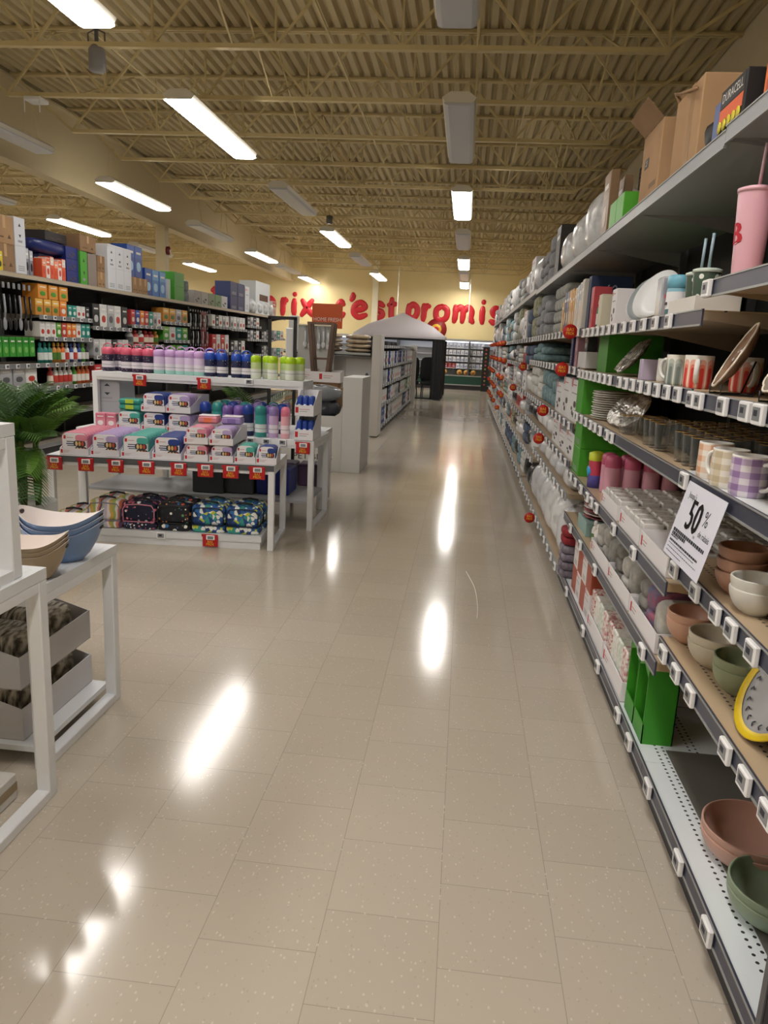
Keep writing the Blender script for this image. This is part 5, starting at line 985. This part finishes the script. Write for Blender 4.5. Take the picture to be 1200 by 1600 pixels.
for q in range(2):
    put('display_tray', k_tray(.15, .34, .19, .085, 'e9e8ee', 'c4c2c8', 1), (-1.245 + .012, 6.02, Z2 + .1925 * q), 0, 'white display tray of blue packs at the right end, %s' % ('lower', 'upper')[q], 'tray', 'blue pack trays')
    for j in range(2):
        for k in range(3):
            b = MB() if ('bp',) not in _kc else None
            if b: b.blob(0, 0, .075, .021, .02, .075, M('1f45a8', .4), 12, 4); b.blob(0, -.0195, .07, .014, .004, .018, M('dfe6f2', .4), 10, 2.4); _kc[('bp',)] = b.mesh('blue_pack')
            put('blue_pack', _kc[('bp',)], (-1.245 + .012 - .046 + .046 * k, 5.90 + .06 * j, Z2 + .005 + .1925 * q), 0, 'rounded blue pack in the %s white tray, %s row, %s' % (('lower', 'upper')[q], ('front', 'back')[j], ('left', 'middle', 'right')[k]), 'pack', 'rounded blue packs')
for k, (x, z, w, h, c, nm) in enumerate(((-2.05, .24, .26, .19, '3e4044', 'dark grey'), (-1.83, .24, .3, .24, '4a4b50', 'dark grey'), (-1.53, .24, .28, .22, '1c2f86', 'blue'))):
    b = MB(); b.cbox(-w / 2, w / 2, -.15, .15, 0, h, M(c, .5), .01); put('storage_bin', b.mesh('storage_bin'), (x, 6.1 + .05 * k, z), 0, '%s storage bin on the lower shelf, %s from the left' % (nm, nth(k)), 'bin', 'storage bins')
for k in range(2):
    b = MB(); b.cbox(-.12, .12, -.11, .11, 0, .205, M('6a5578', .5), .01); b.box(-.122, .122, -.112, .112, .18, .195, M('54425f', .5)); put('purple_bin', b.mesh('purple_bin'), (-1.62 + .27 * k, 6.86, .2), 0, 'purple bin under the farthest display table, %s' % ('left', 'right')[k], 'bin', 'purple bins')
# palms
def palm(x, y, zc, label, potr, poth, n, L, seed, trunks):
    rnd = random.Random(seed); r = thing('potted_palm', label, 'plant', (x, y, 0))
    b = MB(); b.lathe([(0, 0), (potr * .8, 0), (potr, poth), (potr * .93, poth), (potr * .9, poth - .03), (0, poth - .03)], M('c9cac8', .5), 28); b.build('pot', r)
    b = MB(); tk = M('4a5a24', .6)
    for dx, dy in trunks: b.tube([(dx, dy, poth - .04), (dx * 1.05, dy, poth + .1), (dx * 1.1, dy, zc - .05), (dx, dy, zc + .06)], [.016, .026, .026, .014], tk, 8)
    b.build('trunk', r)
    lm = [M('3c6425', .5), M('5a822e', .5), M('2c4a20', .5)]
    for i in range(n):
        f = MB(); a = rnd.uniform(0, 2 * pi); low = i % 4 == 1; a = rnd.uniform(-2.4, -.9) if low else a; el = rnd.uniform(-.1, .35) if low else rnd.uniform(.75, 1.45); l = L * rnd.uniform(.75, 1.1); dx, dy = trunks[i % len(trunks)]
        pts = []; p = Vector((dx, dy, zc)); d = Vector((cos(a) * cos(el), sin(a) * cos(el), sin(el)))
        for k in range(12): pts.append(p.copy()); p = p + d * l / 11; d = (d + Vector((cos(a) * .02, sin(a) * .02, -.115 * (1.2 - .4 * sin(el))))).normalized()
        m = lm[i % 3]; f.tube(pts, [.005 - .0003 * k for k in range(12)], m, 5)
        for k in range(2, 12):
            for q in (0, .5):
                if k == 11 and q: continue
                c = pts[k] if not q else (pts[k] + pts[min(k + 1, 11)]) / 2; t = (pts[min(k + 1, 11)] - pts[k - 1]).normalized(); s = t.cross(Vector((0, 0, 1)));
                if s.length < .01: continue
                s.normalize(); u = s.cross(t).normalized(); ll = L * .42 * sin(pi * (k + q - .8) / 12.2) ** .6
                for sg in (-1, 1):
                    e = c + s * sg * ll * .8 + t * ll * .55 - Vector((0, 0, ll * .15)); mid = c + s * sg * ll * .45 + t * ll * .2 + u * .012; wv = t * .0078
                    f.add([tuple(c - wv * .5), tuple(mid - wv), tuple(e), tuple(mid + wv), tuple(c + wv * .5)], [(0, 1, 2, 3, 4)], m)
        f.build('frond', r)
    return r
palm(-2.68, 4.40, .76, 'potted palm with arching green fronds left of the lunch box table', .17, .44, 30, .44, 5, [(-.03, 0), (.05, .03), (.0, -.04)])
palm(-2.15, 7.7, .62, 'second palm seen under the riser behind the bottles', .16, .35, 16, .55, 9, [(0, 0), (.04, .03)])
# nearest tables at the left edge
n1 = table('white display table at the left photo edge, nearest the camera', -1.25, 1.20, 1.5, .93, .78)
n2 = table('lower white display table with the oval bowls', -1.35, 2.24, 1.4, .58, .665, shelf=(.075, .56, 'dfe2e6'))
rr = table('small white riser frame around the glass pitcher', -1.265, 1.45, .6, .58, .455, 0, .7808, 'display_riser', group=None)
b = MB(); b.box(-.6, 0, .046, .534, 0, .03, TW); b.build('base_panel', rr)
g = MB(); g.lathe([(0, 0), (.055, 0), (.06, .01), (.05, .12), (.058, .2), (.066, .23)], GLASS, 24, fac=lambda a: 1 + .03 * sin(9 * a)); g.lathe([(.062, .23), (.052, .18), (.046, .12), (.054, .02), (0, .018)], GLASS, 24)
h = MB(); h.tube([Vector((p.x, 0, p.z)) for p in cr([(.05, .20), (.085, .215), (.125, .18), (.128, .12), (.10, .07), (.055, .035)], 5)], .009, M('e8eaee', .05, trans=.8, ior=1.4), 10)
put('glass_pitcher', [('pitcher_body', g.mesh('pitcher_body')), ('handle', h.mesh('handle'))], (-1.40, 1.93, .8115), .6, 'clear glass pitcher with curved handle inside the small white riser', 'pitcher')
def oval_bowl(L, W, H, out, inn):
    b = MB(); mo = M(out, .4); mi = M(inn, .35); n = 44; vs = []; fs = []; prof = [(0, 0), (.42, 0), (.5, .03), (.66, .25), (.82, .55), (.94, .85), (1.0, 1.0)]
    pin = [(.985, 1.0), (.92, .86), (.79, .56), (.62, .27), (.45, .06), (0, .05)]
    def ring(pr, m, flip):
        vs = []; fs = []
        for r, z in pr:
            for i in range(n):
                a = 2 * pi * i / n; lift = 1 + .42 * (abs(cos(a)) ** 3) * z; vs.append((r * L * cos(a) * (1 + .06 * z * abs(cos(a)) ** 4), r * W * sin(a), z * H * lift))
        for j in range(len(pr) - 1):
            for i in range(n): fs.append((j * n + i, j * n + (i + 1) % n, (j + 1) * n + (i + 1) % n, (j + 1) * n + i))
        b.add(vs, fs, m, True)
    ring(prof, mo, 0); ring([(1.0, 1.0), (.985, 1.0)], mi, 0); ring(pin, mi, 0); hl = MB()
    for sg in (-1, 1): hl.blob(sg * L * .985, 0, H * 1.22, .006, W * .16, H * .085, M('3a3034', .6), 14, 2.4)
    return [('bowl_body', b.mesh('oval_bowl')), ('handle_slot', hl.mesh('handle_slot'))]
OB = oval_bowl(.147, .115, .108, '7896c4', 'ece4e2'); OT = oval_bowl(.115, .095, .095, 'a8977e', 'ece0d8')
for k in range(3): put('oval_bowl', OB, (-1.445, 2.58, .6658 + .022 * k), .12, 'blue oval serving bowl with cream inside, %s of its stack' % ('bottom', 'middle', 'top')[k], 'bowl', 'blue oval bowls')
for k in range(3): put('oval_bowl', OT, (-1.425, 2.345, .6658 + .016 * k), .25, 'taupe oval serving bowl with cream inside, %s of its stack' % ('bottom', 'middle', 'top')[k], 'bowl', 'taupe oval bowls')
for j in range(2):
    for q in range(2):
        put('display_tray', k_tray(.50 if j == 0 else .5, .40, .19, .12, 'c9c8cc', 'b0adb0', 0), (-1.66 - .42 * j, 2.54, .0758 + .1925 * q), LZ, 'white cardboard tray of plaid textiles under the bowl table, %s, %s column' % (('lower', 'upper')[q], ('right', 'left')[j]), 'tray', 'trays of plaid textiles')
        for k in range(2):
            key = 'plaidcloth'
            if key not in _kc:
                PM = mat_noise('brown_plaid', [(.35, '4a443c'), (.5, '9a9282'), (.62, 'cfc8ba')], 22, .8, 'LINEAR', 3, (1, 4, 1)); bb = MB(); bb.blob(0, 0, .085, .11, .15, .085, PM, 20, 4, .02, 2); _kc[key] = bb.mesh('plaid_textile')
            put('plaid_textile', _kc[key], (-1.65 - .42 * j, 2.43 + .235 * k, .0808 + .1925 * q), LZ, 'brown plaid textile in the %s %s tray, %s' % (('lower', 'upper')[q], ('right', 'left')[j], ('nearer', 'farther')[k]), 'textile', 'plaid textiles')
b = MB(); b.cbox(-.5, 0, -.4, 0, 0, .09, M('cfcdc8', .5), .004); b.box(-.5, .001, -.401, 0, .03, .06, M('9a8a70', .6)); put('pallet_base', b.mesh('pallet_base'), (-1.36, 2.08, 0.001), 0, 'low white and wood base on the floor under the nearest table', 'base')
# pet bed display
PBX = M('dcdbd8', .5); b = MB(); X0_ = -2.3
b.cbox(-.23, 0, 0, .75, 0, 1.12, PBX, .004); b.cbox(-1.1, -.2305, 0, .012, 0, .66, PBX, .002); b.box(-1.1, -.2305, .012, .75, 0, .45, PBX); b.box(-1.1, -.2305, .74, .75, .45, .95, CARDD)
b.prism([(-.2305, .66), (-.2305, .78), (-.26, .70), (-.32, .66)], 0, .012, PBX)
tx = MB(); tx.text('PET BEDS', .10, PRINTK, T(-.57, -.002, .165), 1.15)
put('bed_display_box', [('display_body', b.mesh('display_body')), ('printed_lettering', tx.mesh('lettering'))], (-1.17, 8.8, 0), 0, 'white floor display box lettered PET BEDS', 'display')
for k in range(3):
    put('pet_bed', k_pillow(.46, .5, .2, ('8a8c90', '3c3e44', '7c8084')[k], ('6a6c70', '2a2b30', '5c6064')[k], k + 6), (-1.72, 9.2, .455 + .17 * k), 0, '%s plush pet bed in the floor display, %s' % (('grey', 'charcoal', 'grey')[k], ('bottom', 'middle', 'top')[k]), 'pet bed', 'pet beds')
b = MB(); b.cbox(-.28, .28, -.12, .12, 0, .98, CARDD, .004); b.box(-.003, .003, -.122, -.12, 0, .98, M('6d5640', .8)); put('carton_stack', b.mesh('carton_stack'), (-1.95, 10.2, 0), 0, 'tall plain brown carton behind the pet bed display', 'box')
put('display_tray', k_tray(.62, .3, .16, .14, 'e6e3e4', 'a8a29e', 2), (-1.95, 10.2, .981), 0, 'white two-panel tray holding the brown folding stools', 'tray')
WD = mat_noise('walnut', [(.35, '5a4436'), (.6, '705646')], 12, .5, 'LINEAR', 3, (1, 1, .2))
for k in range(2):
    b = MB()
    for sx in (-1, 1):
        for dy in (0, .10): b.bar((sx * .085, dy, 0), (sx * .16, dy, .76), .038, WD)
    b.bar((-.18, 0, .76), (.18, 0, .76), .03, WD); b.bar((-.12, .10, .3), (.12, .10, .3), .025, WD); put('folding_stool', b.mesh('folding_stool'), (-1.93, 10.10 + .14 * k, .986), 0, 'brown wooden folding stool upright in the white tray, %s' % ('front', 'rear')[k], 'stool', 'folding stools')
b = MB()
for sx in (-1, 1): b.bar((sx * .13, 0, 0), (sx * .13, 0, 1.72), .03, BLACK)
b.bar((-.145, 0, 1.72), (.145, 0, 1.72), .03, BLACK); b.bar((-.13, 0, .03), (-.13, -.2, .03), .03, BLACK); b.bar((.13, 0, .03), (.13, -.2, .03), .03, BLACK); put('black_rack', b.mesh('black_rack'), (-1.84, 7.6, 0), 0, 'tall narrow black metal rack frame behind the lime bottles', 'rack')
b = MB(); b.cbox(-.05, .05, -.05, .05, 0, 1.66, M('d4d6d8', .5), .01); put('white_post', b.mesh('white_post'), (-2.22, 9.6, 0), 0, 'white post behind the black rack frame', 'post')
# cushion end cap and pet row
EC = M('cfccc6', .5)
b = MB(); b.box(-1.45, 0, 0, .02, 0, 1.30, M('d2d0d0', .5)); b.box(-1.45, 0, .02, .5, 0, .1, DGREY); sh = MB(); sh.box(-1.45, 0, -.42, 0, 1.31, 1.36, BLACK); sh.box(-1.45, 0, -.43, -.42, 1.33, 1.365, GREYM); po = MB(); po.box(-.46, -.04, -.006, -.001, .55, 1.26, M('e9e9ec', .4)); po.blob(-.1, -.0065, .98, .03, .001, .05, M('5a6478', .5), 10, 2)
put('end_cap_shelf', [('back_panel', b.mesh('back_panel')), ('shelf', sh.mesh('shelf')), ('poster', po.mesh('poster'))], (-1.56, 12.95, 0), 0, 'end cap shelf with black edge carrying beige cushions', 'shelf')
for s_, (x, n_) in enumerate(((-1.80, 4), (-2.28, 4))):
    for k in range(n_): put('cushion', k_pillow(.42, .36, .075, 'b9a78e', 'a08e76', k % 3), (x, 12.75, 1.362 + .072 * k), 0, 'beige seat cushion in the %s stack, %s from the bottom' % (('right', 'left')[s_], nth(k)), 'cushion', 'beige seat cushions')
for k in range(6): put('hanging_white_pack', HG[('c8cace', .34)], (-2.62 + .075 * k, 12.4, 1.76 - .02 * (k % 2)), 0, 'white hanging pack left of the folding stools, %s from the left' % nth(k), 'pack', 'hanging white packs')
b = MB(); b.box(-.3, .3, -.02, .02, 0, 1.78, GREYM); b.bar((-.3, -.05, 1.77), (.3, -.05, 1.77), .02, CHROME); put('hook_panel', b.mesh('hook_panel'), (-2.45, 12.46, 0), 0, 'grey hook panel carrying the hanging white packs', 'panel')
b = MB(); b.cbox(-.07, .07, -.01, .5, .02, 1.67, EC, .004); b.cbox(-.05, .05, .1, .4, 0, .02, DGREY, .002); put('row_end_panel', b.mesh('end_panel'), (-1.45, 12.42, 0), 0, 'tall off-white end panel at the near end of the pet aisle row', 'panel')  # end panels closing the pet row, not pillars
b = MB(); b.cbox(-.09, .09, 0, .08, 0, 1.55, EC, .004); put('row_end_panel', b.mesh('end_panel'), (-1.40, 20.4, 0), 0, 'tall off-white end panel at the far end of the pet aisle row', 'panel')
ps = [[(z, M('8c8c8c', .5), LR, every(a, a + 1.24, 3), [], M('5c5c5c', .6)) for z in (.14, .5, .84, 1.16, 1.5)] for a in (13.0, 14.24, 15.48, 16.72, 17.96, 19.2)]
for i, a in enumerate((13.0, 14.24, 15.48, 16.72, 17.96, 19.16)):
    shelf_unit(a, a + 1.22, 1, ps[i], 'dark shelving unit of hanging pet toys, %s from the camera beyond the cushions' % nth(i), -1.40, -1.90, 1.6, 'pet aisle shelving', '1c1c1e')
    rnd = random.Random(i + 40)
    for j, z in enumerate((.14, .5, .84, 1.16)):
        for k in range(4):
            c = rnd.choice(['white', 'silver', 'white', 'black', 'blue', 'white']) if not (i > 3 and j == 1 and k == 2) else 'green'; c1, c2, c3 = HUE[c]
            put('hanging_pack', k_pack(.2, .1, .24 if j else .28, c1, c2, c3), (-1.47, a + .2 + .27 * k, z), LZ, '%s pet item pack, %s shelf of the %s pet unit, %s from its near end' % (c, nth(j), nth(i), nth(k)), 'pack', 'pet item packs')
b = MB(); b.box(-.26, .26, -.008, .008, .0, .40, M('d0581c', .5)); tx = MB(); tx.text('HOME FRESH', .088, M('ece4dc', .5), T(0, -.01, .14), .92); po = MB(); po.bar((0, .01, -1.72), (0, .01, 0), .03, GREYM)
put('orange_sign', [('sign_board', b.mesh('sign_board')), ('printed_lettering', tx.mesh('lettering')), ('pole', po.mesh('pole'))], (-2.38, 13.0, 1.74), 0, 'orange sign board reading HOME FRESH on a pole', 'sign')
# gazebo
gz = thing('gazebo', 'garden gazebo with pale grey peaked canopy and dark curtains', 'gazebo', (-1.98, 23.6, 0)); GC = M('b9b3b6', .7); GK = M('18181c', .6)
W = 1.32; b = MB(); rings = [(1.0, 1.74), (1.0, 1.83), (.72, 2.10), (.42, 2.27), (.2, 2.36)]; vs = []; fs = []; N = 32
for s_, z in rings:
    for i in range(N):
        a = 2 * pi * i / N; q = 1 / max(abs(cos(a)), abs(sin(a))); vs.append((W * s_ * q * cos(a), W * s_ * q * sin(a), z))
for j in range(len(rings) - 1):
    for i in range(N): fs.append((j * N + i, j * N + (i + 1) % N, (j + 1) * N + (i + 1) % N, (j + 1) * N + i))
b.add(vs, fs, GC, True); b.lathe([(.42, 2.33), (.3, 2.40), (.0, 2.50)], GC, 4, T(0, 0, 0, rz=pi / 4)); b.build('canopy', gz)
for sx in (-1, 1):
    for sy in (-1, 1):
        p = MB(); p.cbox(sx * 1.25 - .035, sx * 1.25 + .035, sy * 1.25 - .035, sy * 1.25 + .035, 0, 1.76, GK, .004); p.cbox(sx * 1.25 - .07, sx * 1.25 + .07, sy * 1.25 - .07, sy * 1.25 + .07, 0, .012, GK, .002); p.build('post', gz)
        c = MB(); y0 = sy * 1.18; x0 = sx * 1.27
        pts = [(x0 + sx * .03 + .045 * sin(k * 2.4), y0 - sy * .035 * k) for k in range(12)]; n_ = len(pts); c.add([(px, py, z) for z in (.04, 1.72) for px, py in pts], [(k, k + 1, n_ + k + 1, n_ + k) for k in range(n_ - 1)], GK, True)
        pts = [(x0 - sx * .04 * k, y0 + sy * .1 + .03 * sin(k * 2.4)) for k in range(8)]; n_ = len(pts); c.add([(px, py, z) for z in (.04, 1.72) for px, py in pts], [(k, k + 1, n_ + k + 1, n_ + k) for k in range(n_ - 1)], GK, True); c.build('curtain', gz)
b = MB()
for s_ in (-1, 1): b.bar((-1.25, s_ * 1.25, 1.72), (1.25, s_ * 1.25, 1.72), .05, GK); b.bar((s_ * 1.25, -1.25, 1.72), (s_ * 1.25, 1.25, 1.72), .05, GK)
b.bar((-1.25, -1.25, .04), (1.25, -1.25, .04), .04, GK); b.build('top_frame', gz)
for k in range(3):
    b = MB(); 
    for sx in (-.22, .22):
        for sy in (-.22, .22): b.bar((sx, sy, 0), (sx * .9, sy * .9, .42), .03, BLACK)
    b.blob(0, 0, .46, .27, .27, .07, M('26272c', .7), 14, 4); b.blob(0, .22, .84, .27, .06, .38, M('1e1f24', .7), 14, 4); b.bar((-.26, -.2, .62), (-.26, .2, .62), .03, BLACK); b.bar((.26, -.2, .62), (.26, .2, .62), .03, BLACK)
    put('patio_chair', b.mesh('patio_chair'), (-2.22 + .585 * k, 22.95 + .05 * (k % 2), 0), .08 * k, 'dark patio chair under the gazebo, %s from the left' % nth(k), 'chair', 'patio chairs')
# refrigerated case along the back wall
cc = thing('refrigerated_case', 'long refrigerated wall case with green base and bright shelves', 'refrigerated case', (-1.2, 29.4, 0))
b = MB(); b.box(-4.2, 4.0, -.4, .5, .18, .52, M('1f4a3c', .4)); b.box(-4.2, 4.0, -.38, .5, 0, .18, M('2e2a2c', .6)); b.box(-4.2, 4.0, -.42, -.4, .5, .54, GREYM); b.box(-4.2, 4.0, -.41, -.4, .16, .2, GREYM); b.build('base', cc)
b = MB(); b.box(-4.2, 4.0, .3, .5, .52, 1.78, M('d6d8de', .5)); b.box(-4.2, 4.0, -.15, .5, 1.78, 1.86, GREYM); b.build('back_panel', cc)
cl = M('ffffff', .4, emit=2.2, ecol='eef4ff'); b = MB(); b.box(-4.2, 4.0, -.1, -.04, 1.74, 1.78, cl); b.build('case_light', cc)
for z in (.80, 1.05, 1.30, 1.54): b = MB(); b.box(-4.2, 4.0, -.08 + (.0 if z > .9 else -.2), .3, z - .02, z, M('c9ccd2', .4)); b.build('shelf', cc)
for x in (-4.2, -1.4, 1.3, 4.0): b = MB(); b.box(x - .03, x + .03, -.4, .3, .52, 1.78, DGREY); b.build('divider', cc)
for j, z in enumerate((.80, 1.05, 1.30, 1.54)):
    for k in range(12):
        x = -1.05 + .15 * k
        put('dairy_pack', k_pack(.12, .1, .17, 'b8352c' if (j == 0 and k < 5) else ('d4d6de', 'c4c8d4', 'e4e4ea')[(j + k) % 3], 'a02a24' if (j == 0 and k < 5) else 'e6e8f0', ('b0b4c4', '8890a8')[k % 2]), (x, 29.4 - .0, z), 0, 'small %s pack in the wall case, %s row from the bottom, %s from the left' % ('red' if (j == 0 and k < 5) else 'pale', nth(j), nth(k)), 'pack', 'packs in the wall case')
for k, px in enumerate((-.78, -.22, .04, .30)):
    b = MB(); b.lathe([(0, 0), (.10, 0), (.10, .03), (0, .03)], M('d9a850', .5), 20, T(0, 0, .10, rx=pi / 2)); b.lathe([(0, .031), (.045, .031), (.045, .034), (0, .034)], M('b0603a', .5), 14, T(0, 0, .10, rx=pi / 2)); b.box(-.1, .1, 0, .06, -.0, .01, DGREY)
    put('round_pack', b.mesh('round_pack'), (px, 29.1, .54), 0, 'round yellow pack standing on the green case ledge, %s from the left' % nth(k), 'pack', 'round yellow packs')
b = MB(); b.cbox(-.12, .12, -.06, .06, 0, 1.62, M('1c1e1e', .5), .005)
for k in range(10): b.lathe([(0, 0), (.035, 0), (.035, .003), (0, .003)], M(('b0403a', '8a9a4a', 'c85a50')[k % 3], .5), 12, T(0, -.061, .25 + .14 * k, rx=pi / 2))
put('clip_strip_post', b.mesh('clip_strip_post'), (.72, 28.6, 0), 0, 'dark post with a column of small round packs at the far end of the aisle', 'post')
# marks on the floor
b = MB(); pts = [(.10, 5.05), (.155, 4.7), (.17, 4.35), (.165, 4.12)]
q = cr(pts, 6); b.tube([(v.x, v.z, .002) for v in q], .0022, M('f2efe8', .4), 6); tag(b.build('white_string'), 'thin white string lying curved on the floor of the aisle', 'string')
